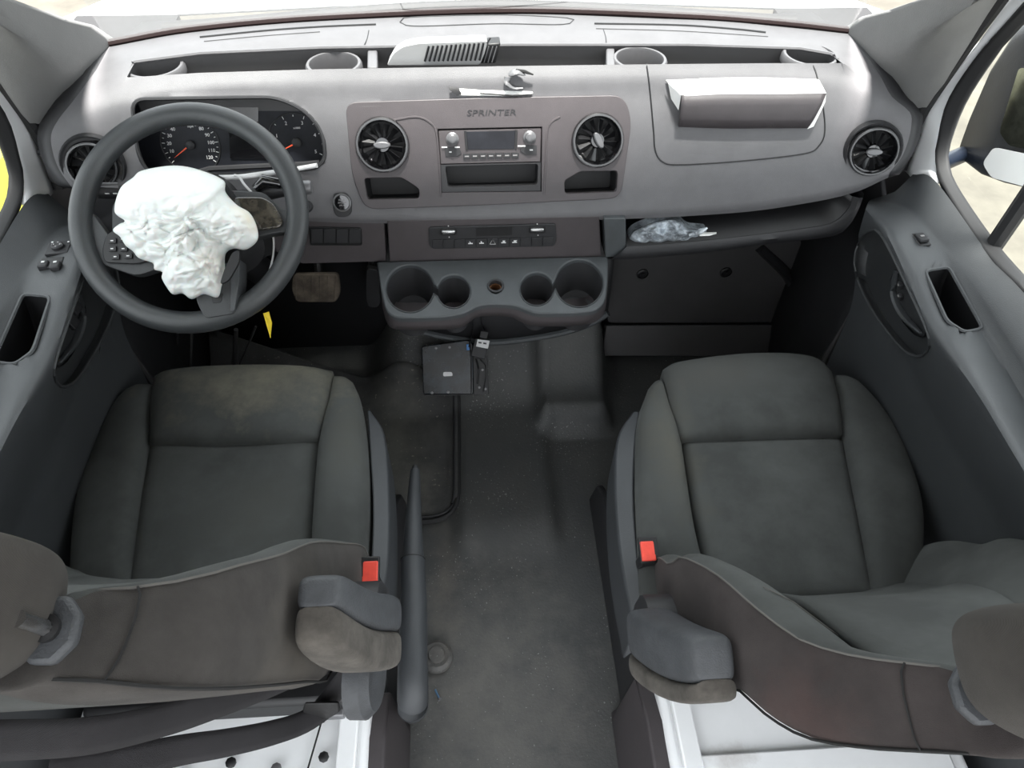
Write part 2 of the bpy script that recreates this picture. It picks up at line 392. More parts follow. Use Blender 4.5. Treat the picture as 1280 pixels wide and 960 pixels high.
# dark liners closing the footwell between the dashboard ends and the doors
for s in (-1, 1):
    ob('side_liner', grid([[V((s*.745, 1.02, z*.84)), V((s*.765, 1.12, z*.9)), V((s*.79, 1.30, z)), V((s*.80, 1.56, z))] for z in (0, .3, .6, .76)]), M['dark'], wf, solid=.01, ang=80)
for s in (-1, 1):
    ob('sill_strip', tube([V((s*.742, 1.06, .60)), V((s*.742, 1.08, .35)), V((s*.738, 1.05, .05))], .009, 8), M['kick'], wf)
# curved duct cover to the right of the kick panel
pc = [(948, 306), (985, 345), (1000, 390), (1003, 440)]
ob('duct_cover', tube(cat([U(*pc[0], y=1.44), U(*pc[1], y=1.43), U(*pc[2], y=1.42), U(*pc[3], y=1.40)], 14), .028, 8, flat=.5), M['dark'], wf)
for s, nm in ((-1, 'left'), (1, 'right')):
    ob('wall_'+nm, box((s*.86, -.10, .9), (.03, .44, 2.1)), M['white'], kind='structure', smooth=False)
    ob('trim_1' if s < 0 else 'trim_2', box((s*.80, .60, -.01), (.08, 1.9, .06)), M['dark'], kind='structure', bevel=.01)

# ---------------------------------------------------------------- windscreen and pillars
bl = [(137, 57, 1.40), (240, 39, 1.445), (400, 25, 1.485), (640, 16, 1.50), (860, 23, 1.485), (980, 32, 1.445), (1062, 41, 1.40)]
base = cat([U(a, b, y=c) for a, b, c in bl], 60)
ob('window_1', grid([[p+V((0, .01, -.02)) for p in base], [V((p.x*.92, p.y-.34, p.z+.66)) for p in base]]), M['glass'], kind='structure')
ob('light_block', grid([[p+V((0, .004, -.004)) for p in base], [V((p.x*1.05, 1.66, p.z-.06)) for p in base]]), M['rubber'], wf, solid=.004)  # added to close a gap that leaked light into the footwell
for s in (-1, 1): ob('light_block_end', box((s*.78, 1.545, .845), (.22, .33, .02)), M['rubber'], wf)  # unseen boxes added to block light leaking past the pillar bases
ob('trim_3', tube([p+V((0, .0, .004)) for p in base], .007, 6), mat('windscreen_seal', (.018, .010, .010), .8, spec=.2), kind='structure')
# pillars and door frames: built on the right, mirrored for the left
def ext(p, q, z):  # carry the line p->q on up to height z
    t = (z-p.z)/(q.z-p.z); return p.lerp(q, t)
def strip(l, r, n=16):
    return grid([[a, a.lerp(b, .25)+V((0, 0, 0)), a.lerp(b, .5), a.lerp(b, .75), b] for a, b in zip(cat(l, n), cat(r, n))])
top = 1.80
# trim pillar: inner edge against the glass, outer edge against the seal
pin = [U(1062, 41, y=1.40), U(1120, 22, x=.70), U(1192, -2, x=.685)]; pin.append(ext(pin[1], pin[2], top))
pmid = [U(1085, 72, x=.745), U(1150, 60, x=.735), U(1222, -2, x=.715)]; pmid.append(ext(pmid[1], pmid[2], top))
pout = [U(1136, 138, x=.785), U(1156, 134, x=.785), U(1244, 0, x=.765)]; pout.append(ext(pout[1], pout[2], top))
for l_ in (pin, pmid, pout): l_.insert(0, l_[0]+V((0, .03, -.11)))
rws = []
for k, (a, b, c) in enumerate(zip(cat(pin, 20), cat(pmid, 20), cat(pout, 20))):
    rws.append(cat([a+V((0, .03, 0)), a, b+V((-.026, -.018, .0)), b.lerp(c, .5)+V((-.010, -.006, 0)), c, c+(c-CAM).normalized()*.04], 12))
pill = grid(rws)
seal_r = cat([U(1250, 0, x=.775), U(1202, 66, x=.785), U(1154, 138, x=.795), U(1136, 178, x=.80), U(1126, 212, x=.80)], 30); seal_r.insert(0, ext(seal_r[2], seal_r[0], top))
fr_in = [U(1256, 7, x=.795), U(1205, 78, x=.80), U(1159, 136, x=.805), U(1143, 185, x=.81), U(1130, 209, x=.81), U(1139, 222, x=.80)]
fr_in.insert(0, ext(fr_in[1], fr_in[0], top))
fr_out = [U(1279, 3, x=.80), U(1233, 56, x=.81), U(1190, 120, x=.815), U(1175, 170, x=.82), U(1170, 201, x=.82), U(1169, 226, x=.80)]
fr_out.insert(0, ext(fr_out[1], fr_out[0], top))
rb_out = [U(1296, 8, x=.82), U(1252, 62, x=.825), U(1210, 125, x=.83), U(1189, 178, x=.835), U(1186, 205, x=.835), U(1194, 236, x=.83), U(1238, 303, x=.83), U(1284, 360, x=.83)]
rb_out.insert(0, ext(rb_out[1], rb_out[0], top))
rb_in = [U(1279, 3, x=.80), U(1233, 56, x=.81), U(1190, 120, x=.815), U(1175, 170, x=.82), U(1170, 201, x=.82), U(1176, 234, x=.81), U(1228, 318, x=.805), U(1280, 372, x=.805)]
rb_in.insert(0, ext(rb_in[1], rb_in[0], top))
div = [U(1238, 312, x=.83), U(1283, 246, x=.83)]
for s in (1, -1):
    mf = (lambda q: q) if s > 0 else mir
    nm = 'right' if s > 0 else 'left'
    ob('trim_4' if s > 0 else 'trim_5', mf(pill), M['pillar'], kind='structure', solid=.004, ang=80)
    ob('trim_6' if s > 0 else 'trim_7', mf(tube(seal_r, .0115, 8)), M['rubber'], kind='structure')

# ---------------------------------------------------------------- doors
R_ = lambda pts, x: [U(a, b, x=x) for a, b in pts]
def line(pts, xs_):
    """world line through image points at given x, extended to the rear"""
    q = [U(a, b, x=x) for (a, b), x in zip(pts, xs_)]
    d = (q[-1]-q[-2]); d = V((0, -1, d.z/abs(d.y) if abs(d.y) > 1e-4 else 0))
    d.z = max(-.25, min(.25, d.z))
    q.append(q[-1]+d*max(.01, (q[-1].y-.12))); return q
# L0 sill, L1 sill inner, G groove outside the pod, L3 pod inner ridge, L4.. down the card
L0 = line([(1141, 218), (1169, 226), (1236, 318), (1280, 366)], [.80, .80, .805, .805])
L1 = line([(1118, 240), (1150, 262), (1193, 319), (1236, 375), (1280, 441)], [.765, .765, .765, .765, .765])
L2 = line([(1088, 250), (1129, 260), (1158, 290), (1185, 330), (1222, 400), (1280, 500)], [.75, .75, .75, .75, .75, .75])
L3 = line([(1082, 262), (1108, 293), (1135, 350), (1164, 412), (1219, 488), (1280, 589)], [.685, .672, .668, .668, .668, .668])
L4 = line([(1072, 300), (1084, 335), (1106, 395), (1130, 452), (1190, 560), (1262, 680)], [.70, .705, .71, .712, .712, .712])
L5 = line([(1062, 390), (1066, 410), (1075, 450), (1090, 500), (1130, 600), (1200, 760)], [.725, .725, .725, .725, .725, .725])
L6 = [V((.74, p.y, .03)) for p in L5]
NC = 90
Ls = [cat(q, NC) for q in (L0, L1, L2, L3, L4, L5, L6)]
rows = []
for i in range(len(Ls)-1):
    nsub = (4, 3, 7, 9, 6, 6)[i]
    for k in range(nsub): rows.append([(i, k/nsub, j) for j in range(NC+1)])
rows.append([(len(Ls)-2, 1.0, j) for j in range(NC+1)])
def interp(i, t, j):
    a, b = Ls[i][j], Ls[i+1][j]
    z = Ls[max(0, i-1)][j] if i > 0 else a*2-b
    c = Ls[i+2][j] if i+2 < len(Ls) else b*2-a
    # tension-limited tangents keep the ridges crisp but rounded
    ta, tb = (b-z)*.28, (c-a)*.28
    h00, h10, h01, h11 = 2*t**3-3*t*t+1, t**3-2*t*t+t, -2*t**3+3*t*t, t**3-t*t
    return a*h00+ta*h10+b*h01+tb*h11
card = grid([[interp(*q) for q in r] for r in rows])
pocket = rnd([V(q+(0,)) for q in ((1156, 339), (1186, 334), (1229, 411), (1206, 416), (1184, 402))], 7)
oval = [(p.x, p.y) for p in cat([V((a, b, 0)) for a, b in ((1087, 289), (1074, 302), (1069, 336), (1084, 376), (1108, 413), (1132, 440), (1150, 446), (1161, 436), (1160, 416), (1138, 366), (1112, 312), (1098, 290))], 48, True)]
def cutx(mesh, polys, xx=None):
    v, f = mesh; v = [V(p) for p in v]; px = [P(p) if p.y > .2 else (9999, 9999) for p in v]
    for poly in polys:
        keep, edge, inside = [], set(), set()
        for q in f:
            cx = sum(px[i][0] for i in q)/4; cy = sum(px[i][1] for i in q)/4
            if inpoly(cx, cy, poly): inside.update(q)
            else: keep.append(q); edge.update(q)
        for i in edge & inside:
            nx, ny = nearest(px[i][0], px[i][1], poly); v[i] = U(nx, ny, x=v[i].x); px[i] = (nx, ny)
        f = keep
    used = sorted({i for q in f for i in q}); mp = {o_: n for n, o_ in enumerate(used)}
    return [v[i] for i in used], [tuple(mp[i] for i in q) for q in f]
pk2 = [(p.x, p.y) for p in pocket]
card = cutx(card, [pk2, oval])
def on_card(px, py, lo=0):
    """point of the door card seen at a pixel (intersection with the uncut card)"""
    best = None
    o_ = CAM; d = (U(px, py, d=1.0)-CAM).normalized()
    hit = BV.ray_cast(o_, d)
    return hit[0] if hit[0] else U(px, py, x=.70), hit[1] if hit[0] else V((-1, 0, .5))
from mathutils.bvhtree import BVHTree
full = grid([[interp(*q) for q in r] for r in rows]); BV = BVHTree.FromPolygons(full[0], full[1])
def rim(poly, r, dep, n=40, lift=.001):
    pts = [on_card(a, b)[0]+V((-1, 0, 1)).normalized()*lift for a, b in poly]
    return pts
pk_pts = rim(pk2, 0, 0); ov_pts = rim(oval, 0, 0)
def well(pts, vec, shrink=.85):
    c = sum(pts, V())/len(pts)
    rings = [pts, [p+V(vec)*.5 for p in pts], [c+(p-c)*shrink+V(vec) for p in pts]]
    v, f = grid(rings, True); n = len(pts); f.append(tuple(2*n+i for i in range(n))); return v, f
DO = {}
for s in (1, -1):
    mf = (lambda q: q) if s > 0 else mir
    mv = (lambda q: V(q)) if s > 0 else (lambda q: V((-q[0], q[1], q[2])))
    d = thing('door_1' if s < 0 else 'door_2', None, None, (s*.78, .6, .1), kind='structure')
    DO[s] = d
    ob('door_card', mf(card), M['door'], d, ang=55)
    ob('door_pocket', mf(well(pk_pts, (.012, 0, -.07), .8)), M['black'], d, ang=30)
    ob('pocket_rim', mf(tube(pk_pts, .003, 6, True)), M['door'], d)
    ob('handle_recess', mf(well(ov_pts, (.022, 0, -.012), .93)), M['door2'], d, ang=50)
    ob('recess_rim', mf(tube(ov_pts, .0028, 6, True)), M['door2'], d)
    ob('door_frame', mf(strip(fr_in, fr_out, 30)), M['white'], d, solid=.01, ang=80)
    ob('window_seal', mf(strip(rb_in, rb_out, 60)), M['rubber'], d, solid=.01, ang=80)
    ob('inner_skin', box((s*.838, 1.37, .42), (.012, .42, .72)), M['dark'], d, smooth=False)
    ob('window_divider', mf(tube([div[0]+V((0, .0, -.03)), ext(div[0], div[1], top)], .014, 8)), M['rubber'], d)
    ob('outer_skin', box((s*.87, .62, .06), (.03, 1.3, 1.24)), M['white'], d, smooth=False)
    ob('window_2' if s < 0 else 'window_3', mf(grid([[V((.835, 1.25, .72)), V((.835, .1, .72))], [V((.82, 1.25, 1.82)), V((.82, .1, 1.82))]])), M['glass'], kind='structure', smooth=False)
    # inner seam of the switch plate
    sp = [(1106, 290), (1120, 272), (1136, 270), (1150, 285), (1172, 322)]
    # pull lever inside the recess
    q0 = [on_card(1113, 338)[0], on_card(1110, 362)[0], on_card(1122, 392)[0], on_card(1144, 415)[0]]
    q0 = [p+V((.012, 0, -.004)) for p in q0]
    ob('handle_bezel', mf(well([p+V((.013, 0, -.003)) for p in rim([(p.x, p.y) for p in cat([V((a, b, 0)) for a, b in ((1112, 336), (1104, 356), (1112, 388), (1132, 415), (1146, 420), (1147, 402), (1132, 366), (1120, 344))], 30, True)], 0, 0)], (.01, 0, -.005), .9)), M['black'], d, ang=50)
    ob('door_handle', mf(tube(cat(q0, 16), [.003+.006*math.sin(math.pi*min(1, (i+2)/18)) for i in range(17)], 8, flat=.6)), M['door'], d, label='curved door release lever in its recess')
    h = U(1154, 139, x=.80); ob('frame_bolt', mf(lathe([(.006, 0), (.006, -.006), (0, -.007)], U(1149, 168, x=.80), (1, 0, 0), 10)), M['black'], d)
    # lock button block
    if s > 0:
        for k, (a, b) in enumerate(((1117, 357), (1117, 371))):
            p, n = on_card(a, b); ob('lock_button', box(p+V((.012, 0, 0)), (.012, .010, .006), n), M['dark'], d, bevel=.001)
            ob('lock_mark', box(p+V((.010, 0, .002)), (.004, .003, .006), n), M['grey'], d)
        # single window switch
        p, n = on_card(1151, 300)
        u = V((0, 1, 0))
        ob('switch_bezel', box(p+V((0, 0, .0005)), (.022, .034, .005), V((-.1, 0, 1)), (0, 1, 0)), M['black'], d, bevel=.003)
        ob('window_switch', box(p+V((-.001, 0, .005)), (.016, .024, .007), V((-.1, .15, 1)), (0, 1, 0)), M['dark'], d, bevel=.002)
        ob('switch_mark', box(p+V((-.001, 0, .009)), (.006, .004, .001), V((-.1, .15, 1)), (0, 1, 0)), M['grey'], d)
lp = lambda px, py: (lambda q: (V((-q[0].x, q[0].y, q[0].z)), q[1]))(BV.ray_cast(V((-CAM.x, CAM.y, CAM.z)), V((-(U(px, py, d=1)-CAM).x, (U(px, py, d=1)-CAM).y, (U(px, py, d=1)-CAM).z)).normalized()))
ld = DO[-1]
# driver door switch panel: mirror pad and two window switches
def padbox(nm, a, b, w_, l_, h_, mt, lift=0, rot=0, **k):
    q = lp(a, b); p = q[0]+V((0, 0, lift))
    u = V((math.cos(rot), math.sin(rot), 0)); vv = V((-math.sin(rot), math.cos(rot), 0))
    return ob(nm, box(p, (w_, l_, h_), ax=(u, vv, V((0, 0, 1)))), mt, ld, bevel=min(h_, w_)*.25, **k)
padbox('mirror_switch_plate', 74, 311, .036, .034, .006, M['dark'], .001, .12)
q = lp(74, 311); ob('mirror_pad', lathe([(.010, 0), (.010, .006), (.007, .008), (0, .007)], q[0]+V((0, 0, .002)), (0, 0, 1), 16), M['dark'], ld)
for dx, dy in ((0, .006), (0, -.006), (.006, 0), (-.006, 0), (.013, .012), (-.013, .012)):
    ob('pad_mark', box(q[0]+V((dx, dy, .0095 if abs(dx) < .01 and abs(dy) < .01 else .005)), (.003, .0025, .0006)), M['print'], ld, smooth=False)
padbox('switch_bezel', 65, 330, .036, .026, .008, M['black'], .0, .12)
for a, b in ((56, 334), (71, 335)): padbox('window_switch', a, b, .0155, .016, .010, M['dark'], .004, .12); 
for a, b in ((57, 333), (72, 333)): padbox('switch_mark', a, b, .005, .004, .001, M['print'], .0095, .12)
# seat memory / lock buttons in the driver recess
for a, b in ((103, 384), (100, 402)):
    q = lp(a, b); ob('lock_button', box(q[0]+V((-.012, 0, 0)), (.02, .02, .008), q[1]), M['dark'], ld, bevel=.0015)
# ================================================================ dashboard
dash = thing('dashboard', 'wide grey moulded dashboard running the full width under the windscreen', 'dashboard', (0, 1.3, .6))
def hfun(ctrl, n=130):
    """resample a row by its x span with a smooth curve"""
    pts = sorted([U(a, b, y=c) for a, b, c in ctrl], key=lambda p: p.x); N_ = len(pts); out = []
    x0, x1 = pts[0].x, pts[-1].x
    def slope(i, c):
        if i == 0: return (c(1)-c(0))/(pts[1].x-pts[0].x)
        if i == N_-1: return (c(i)-c(i-1))/(pts[i].x-pts[i-1].x)
        a = (c(i)-c(i-1))/(pts[i].x-pts[i-1].x); b = (c(i+1)-c(i))/(pts[i+1].x-pts[i].x)
        return 0 if a*b <= 0 else 2*a*b/(a+b)
    for k in range(n+1):
        x = x0+(x1-x0)*k/n; i = 0
        while i < N_-2 and pts[i+1].x < x: i += 1
        h = pts[i+1].x-pts[i].x; t = (x-pts[i].x)/h; r = []
        for g in (1, 2):
            c = lambda q: pts[q][g]
            r.append((2*t**3-3*t*t+1)*c(i)+(t**3-2*t*t+t)*h*slope(i, c)+(3*t*t-2*t**3)*c(i+1)+(t**3-t*t)*h*slope(i+1, c))
        out.append(V((x, r[0], r[1])))
    return out
ROWS = [
 [(137, 57, 1.40), (240, 39, 1.445), (400, 25, 1.485), (640, 16, 1.50), (860, 23, 1.485), (980, 32, 1.445), (1062, 41, 1.40)],
 [(131, 68, 1.36), (240, 50, 1.40), (400, 38, 1.43), (640, 32, 1.445), (860, 37, 1.43), (980, 44, 1.405), (1068, 52, 1.36)],
 [(120, 88, 1.30), (165, 75, 1.32), (250, 65, 1.345), (400, 58, 1.37), (640, 54, 1.38), (860, 54, 1.375), (1000, 58, 1.345), (1048, 66, 1.325), (1088, 76, 1.295)],
 [(105, 108, 1.26), (160, 97, 1.265), (250, 92, 1.265), (400, 87, 1.265), (640, 83, 1.265), (800, 81, 1.265), (960, 80, 1.265), (1050, 82, 1.262), (1102, 98, 1.25)],
 [(90, 128, 1.225), (180, 112, 1.243), (300, 107, 1.246), (440, 105, 1.248), (640, 101, 1.248), (800, 99, 1.248), (960, 99, 1.246), (1060, 104, 1.24), (1115, 121, 1.22)],
 [(74, 148, 1.20), (180, 128, 1.226), (300, 124, 1.236), (440, 123, 1.238), (640, 120, 1.24), (800, 119, 1.238), (960, 119, 1.233), (1060, 124, 1.224), (1137, 140, 1.195)],
 [(64, 168, 1.18), (180, 158, 1.208), (440, 154, 1.219), (640, 152, 1.221), (800, 150, 1.219), (960, 148, 1.213), (1060, 152, 1.205), (1139, 158, 1.178)],
 [(66, 190, 1.165), (180, 194, 1.188), (440, 200, 1.194), (640, 198, 1.196), (800, 194, 1.194), (960, 190, 1.188), (1060, 186, 1.182), (1134, 180, 1.165)],
 [(74, 212, 1.15), (180, 222, 1.170), (440, 240, 1.172), (640, 238, 1.174), (800, 232, 1.172), (960, 222, 1.168), (1060, 210, 1.164), (1126, 198, 1.155)],
 [(88, 232, 1.14), (250, 258, 1.148), (450, 273, 1.150), (640, 272, 1.150), (800, 267, 1.150), (920, 260, 1.150), (1020, 246, 1.148), (1070, 234, 1.147), (1112, 216, 1.145)],
 [(91, 236, 1.142), (250, 263, 1.150), (450, 279, 1.152), (640, 278, 1.152), (800, 273, 1.152), (920, 266, 1.152), (1020, 252, 1.150), (1070, 240, 1.149), (1110, 222, 1.148)],
]
RW = [hfun(r) for r in ROWS]
RW.append([p+V((0, .03, -.004)) for p in RW[-1]]); RW.append([p+V((0, .28, -.03)) for p in RW[-1]])
fine = []
for i in range(len(RW)-1):
    n = (3, 3, 1, 3, 3, 4, 5, 5, 4, 2, 1, 2)[i]
    for k in range(n):
        t = k/n; r = []
        for j in range(131):
            b, c = RW[i][j], RW[i+1][j]; a = RW[i-1][j] if i > 0 and i not in (3, 2) else b*2-c; d = RW[i+2][j] if i < len(RW)-2 and i+1 not in (2, 3) else c*2-b
            if i >= 9: r.append(b.lerp(c, t))
            else: r.append(.5*((2*b)+(c-a)*t+(2*a-5*b+4*c-d)*t*t+(3*b-a-3*c+d)*t**3))
        fine.append(r)
fine.append(RW[-1])
sheet = grid(fine)
clus = [(p.x, p.y) for p in rnd([V(q+(0,)) for q in ((164, 124), (345, 121), (382, 138), (404, 166), (407, 200), (392, 212), (290, 218), (186, 218), (172, 192))], 18, 5)]
tray = [(p.x, p.y) for p in rnd([V(q+(0,)) for q in ((158, 97), (166, 77), (250, 66), (400, 59), (640, 55.5), (860, 55.5), (1000, 60), (1040, 67), (1054, 79), (960, 79), (800, 80.5), (640, 82.5), (400, 86.5), (250, 91))], 3, 3)]
cpo = [(p.x, p.y) for p in rnd([V(q+(0,)) for q in ((431, 128), (612, 122), (780, 119), (790, 150), (776, 248), (616, 256), (456, 262), (440, 220))], 16, 5)]
cpi = [(p.x, p.y) for p in rnd([V(q+(0,)) for q in ((438, 134), (612, 128), (774, 126), (782, 150), (770, 243), (616, 250), (462, 256), (446, 220))], 12, 4)]
vL, vR = [(117, 205), (1090, 187)], None
vl = circ(117, 205, 29, 28, 30); vr = circ(1090, 187, 29, 28, 27)
flapo = [(p.x, p.y) for p in rnd([V(q+(0,)) for q in ((848, 122), (1020, 120), (1012, 150), (858, 152))], 4, 2)]
face = cut(sheet, [clus, tray, cpi, vl, vr])
ob('dash_body', face, M['dash'], dash, ang=50)
for s, k_ in ((-1, 0), (1, -1)):
    e0 = [r[k_] for r in fine[:-3]]
    ob('end_filler', grid([e0, [V((p.x+s*.03, p.y+.015, p.z-.004)) for p in e0], [V((s*max(abs(p.x)+.035, .80), p.y+.05, p.z-.015)) for p in e0]]), M['dark'], dash, solid=.006, ang=80)
def on_y(pts, y): return [U(a, b, y=y) for a, b in pts]
from mathutils.bvhtree import BVHTree as _B
BD = _B.FromPolygons(sheet[0], sheet[1])
def on_dash(px, py, lift=0):
    d = (U(px, py, d=1)-CAM).normalized(); h = BD.ray_cast(CAM, d)
    if not h[0]: return U(px, py, y=1.2), V((0, -1, .3))
    n = h[1] if h[1].dot(d) < 0 else -h[1]
    return h[0]+n*lift, n
def dline(pts, lift=0, n=60): return [on_dash(p.x, p.y, lift)[0] for p in cat([V((a, b, 0)) for a, b in pts], n)]
# tray: walls and floor under the top
tp = [on_dash(a, b)[0] for a, b in tray]
fl = [V((p.x, p.y, .845)) for p in tp]
v, f = grid([tp, fl], True); f.append(tuple(len(tp)+i for i in range(len(tp))))
ob('storage_tray', (v, f), mat('tray_plastic', (.085, .083, .085), .7, .2, 600), dash, smooth=False)
ob('tray_lip', tube([on_dash(a, b, -.001)[0] for a, b in tray if b < 79 and a < 1045], .0035, 6), M['dash'], dash)
# dividers in the tray
for px in (459, 758):
    a = U(px, 58 if px > 600 else 60, y=1.37); b = U(px, 84, y=1.285)
    ob('tray_divider', prism([a+V((0, 0, -.003)), b+V((0, 0, .0)), V((b.x, b.y, .85)), V((a.x, a.y, .85))], (.018 if px < 600 else .016, 0, 0)), M['dash'], dash, bevel=.003)
# cup rings in the tray
for (px, py, r) in ((194, 87, .045), (417, 81, .044), (800, 75, .044), (1012, 73, .045)):
    c = U(px, py-(2 if 300 < px < 900 else 4), y=1.322)
    if not 300 < px < 900: c += V((0, -.003, .003))
    ob('cup_holder', lathe([(r*.96, -.06), (r*.97, -.004), (r*1.0, .001), (r*1.10, .001), (r*1.16, -.003), (r*1.17, -.014)], c, (0, 0, 1), 32), M['dash'], dash)
    ob('cup_floor', lathe([(r*.96, -.058), (0, -.058)], c, (0, 0, 1), 24), M['black'], dash)
# defroster slots and centre grille
for pts in ([(250, 47), (330, 39), (400, 34), (470, 31)], [(743, 30), (850, 32), (920, 37), (957, 41)]):
    ob('defroster_slot', tube(dline(pts, .0005, 30), .0022, 6), M['black'], dash)
for pts in ([(255, 52), (330, 45), (400, 40)], [(745, 36), (850, 39), (960, 46)]):
    ob('panel_gap', tube(dline(pts, .0002, 30), .0011, 5), M['dark'], dash)
ob('centre_grille', tube(dline([(500, 28), (512, 22), (620, 19), (700, 22), (718, 26), (700, 31), (620, 30), (520, 33), (500, 28)], .0004, 50), .0012, 5), M['dark'], dash)
for pts in ([(455, 57), (459, 48), (461, 38)], [(758, 55), (757, 46), (754, 36)]):
    ob('panel_gap', tube(dline(pts, .0002, 10), .0009, 5), M['dark'], dash)
# passenger airbag lid outline
ob('airbag_lid_gap', tube(dline([(808, 80), (812, 110), (817, 165), (819, 188), (828, 202), (850, 206), (930, 201), (1006, 192), (1024, 182), (1031, 165), (1029, 135), (1021, 95), (1016, 82)], .0003, 120), .0014, 5), M['black'], dash)
# ---- instrument cluster
cy = 1.262
rimp = [on_dash(a, b, .0)[0] for a, b in clus]
PC = plane((0, cy, .84), (0, -.94, .34))
back = [U(a, b, pl=PC) for a, b in clus]
cc = sum(back, V())/len(back)
back = [cc+(p-cc)*1.0 for p in back]
ob('cluster_hood', grid([rimp, [a.lerp(b, .5) for a, b in zip(rimp, back)], back], True), M['dark'], dash, ang=60)
ob('cluster_rim', tube(rimp, .0035, 6, True), M['dark'], dash)
clu = ob('instrument_cluster', (back, [tuple(range(len(back)))]), M['lens'], dash, smooth=False)
cu = lambda a, b, off=.001: U(a, b, pl=PC, off=off)
upc = V((0, .34, .94)).normalized()
def gauge(cx, cy_, r, marks, fan, needle):
    o_ = cu(cx, cy_); R3 = r*o_.__sub__(CAM).dot(FW)/FPX
    ob('gauge_ring', tube([o_+V((1, 0, 0))*R3*1.12*math.cos(t)+upc*R3*1.12*math.sin(t) for t in [2*math.pi*k/40 for k in range(40)]], .0012, 5, True), M['dark'], clu)
    a0, a1 = fan
    nt_ = (len(marks)-1)*2
    tk = [box(o_+(V((1, 0, 0))*math.cos(t)+upc*math.sin(t))*R3*1.02, (.0011, .0055 if k % 2 == 0 else .003, .0006), PC[1], up=upc, ax=((upc*math.cos(t)-V((1, 0, 0))*math.sin(t)), (V((1, 0, 0))*math.cos(t)+upc*math.sin(t)), PC[1])) for k, t in enumerate([math.radians(a0+(a1-a0)*k/nt_) for k in range(nt_+1)])]
    ob('tick_marks', joinm(*tk), M['print'], clu, smooth=False)
    for k, s in enumerate(marks):
        if not s: continue
        t = math.radians(a0+(a1-a0)*k/(len(marks)-1))
        text('numeral', s, .0088, o_+(V((1, 0, 0))*math.cos(t)+upc*math.sin(t))*R3*.80, (1, 0, 0), upc, M['print'], clu)
    t = math.radians(needle); dv = V((1, 0, 0))*math.cos(t)+upc*math.sin(t)
    ob('needle', prism([o_+dv*R3*.85+PC[1]*.003, o_+upc.cross(dv).cross(dv)*0+dv*.004+(upc*math.cos(t)-V((1, 0, 0))*math.sin(t))*.0016+PC[1]*.003, o_+dv*.004-(upc*math.cos(t)-V((1, 0, 0))*math.sin(t))*.0016+PC[1]*.003], PC[1]*.001), M['orange'], clu, smooth=False)
    ob('needle_hub', lathe([(.0085, 0), (.0085, .004), (.006, .006), (0, .006)], o_, PC[1], 20), M['dark'], clu)
gauge(238, 181, 32, ['', '10', '20', '30', '40', '50', '60', '70', '80', '90', '100', '110', '120'], (218, -38), 214)
gauge(371, 178, 31, ['0', '1', '2', '3', '4', '5'], (208, -28), 205)
text('gauge_unit', 'mph', .006, cu(238, 158), (1, 0, 0), upc, M['print'], clu)
text('gauge_unit', 'x1000', .005, cu(371, 160), (1, 0, 0), upc, M['print'], clu)
ob('cluster_display', prism([cu(286, 160), cu(330, 160), cu(333, 198), cu(288, 198)], PC[1]*.0012), M['gloss'], clu, smooth=False)
ob('warning_display', prism([cu(275, 128), cu(323, 128), cu(323, 152), cu(277, 152)], PC[1]*.0012), M['gloss'], clu, smooth=False)
ob('cluster_trim', tube([cu(168, 216, .012), cu(235, 219, .012), cu(262, 211, .012), cu(300, 209, .012), cu(385, 205, .012), cu(400, 203, .012)], .005, 6), M['dark'], dash)

# ---- centre panel
pn = V((0, -1, .468)).normalized(); PP = plane((0, 1.16, .715), pn); pup = V((0, .468, 1)).normalized(); X = V((1, 0, 0))
q = lambda a, b, off=.006: U(a, b, pl=PP, off=off)
cpan = ob('centre_panel', plate([q(*p) for p in cpo],
    [[q(*p) for p in circ(478, 181, 31, 36)], [q(*p) for p in circ(747, 175.5, 30, 36)],
     [q(547, 161.5), q(677.5, 158.6), q(677, 239.4), q(551.5, 240.8)],
     [q(p.x, p.y) for p in rnd([V(k+(0,)) for k in ((455, 223), (502, 222), (524, 236), (524, 248), (459, 249.5))], 4)],
     [q(p.x, p.y) for p in rnd([V(k+(0,)) for k in ((725, 214.5), (772, 213.5), (771, 239.5), (706, 242), (705.5, 226))], 4)]],
    -pn*.016, -pn*.014), M['panel'], dash, bevel=.0035, ang=45)
for pts in ([(455, 223), (502, 222), (524, 236), (524, 248), (459, 249.5)], [(725, 214.5), (772, 213.5), (771, 239.5), (706, 242), (705.5, 226)]):
    pp = [q(p.x, p.y, -.004) for p in rnd([V(k+(0,)) for k in pts], 4)]
    c = sum(pp, V())/len(pp)
    v, f = grid([pp, [c+(p-c)*.92-pn*.05 for p in pp]], True); f.append(tuple(len(pp)+i for i in range(len(pp))))
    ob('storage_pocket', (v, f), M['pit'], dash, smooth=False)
# shallow creases framing the radio
for pts in ([(492, 150), (520, 146), (536, 152), (545, 165), (549, 205), (551, 246)], [(700, 146), (690, 152), (684, 165), (682, 205), (680, 243)]):
    ob('panel_crease', tube(cat([q(*p, .0055) for p in pts], 30), .0022, 6), M['panel'], dash)
text('raised_lettering', 'SPRINTER', .0138, q(614, 141, .0066), X, pup, M['dark'], dash, .0004, shear=.15)
for o_ in C.objects:
    if o_.name == 'raised_lettering':
        o_['label'] = 'embossed word in slanted capitals'
        c = rootloc(dash); cx = q(614, 141).x-c.x
        for v_ in o_.data.vertices: v_.co.x = cx+(v_.co.x-cx)*1.5
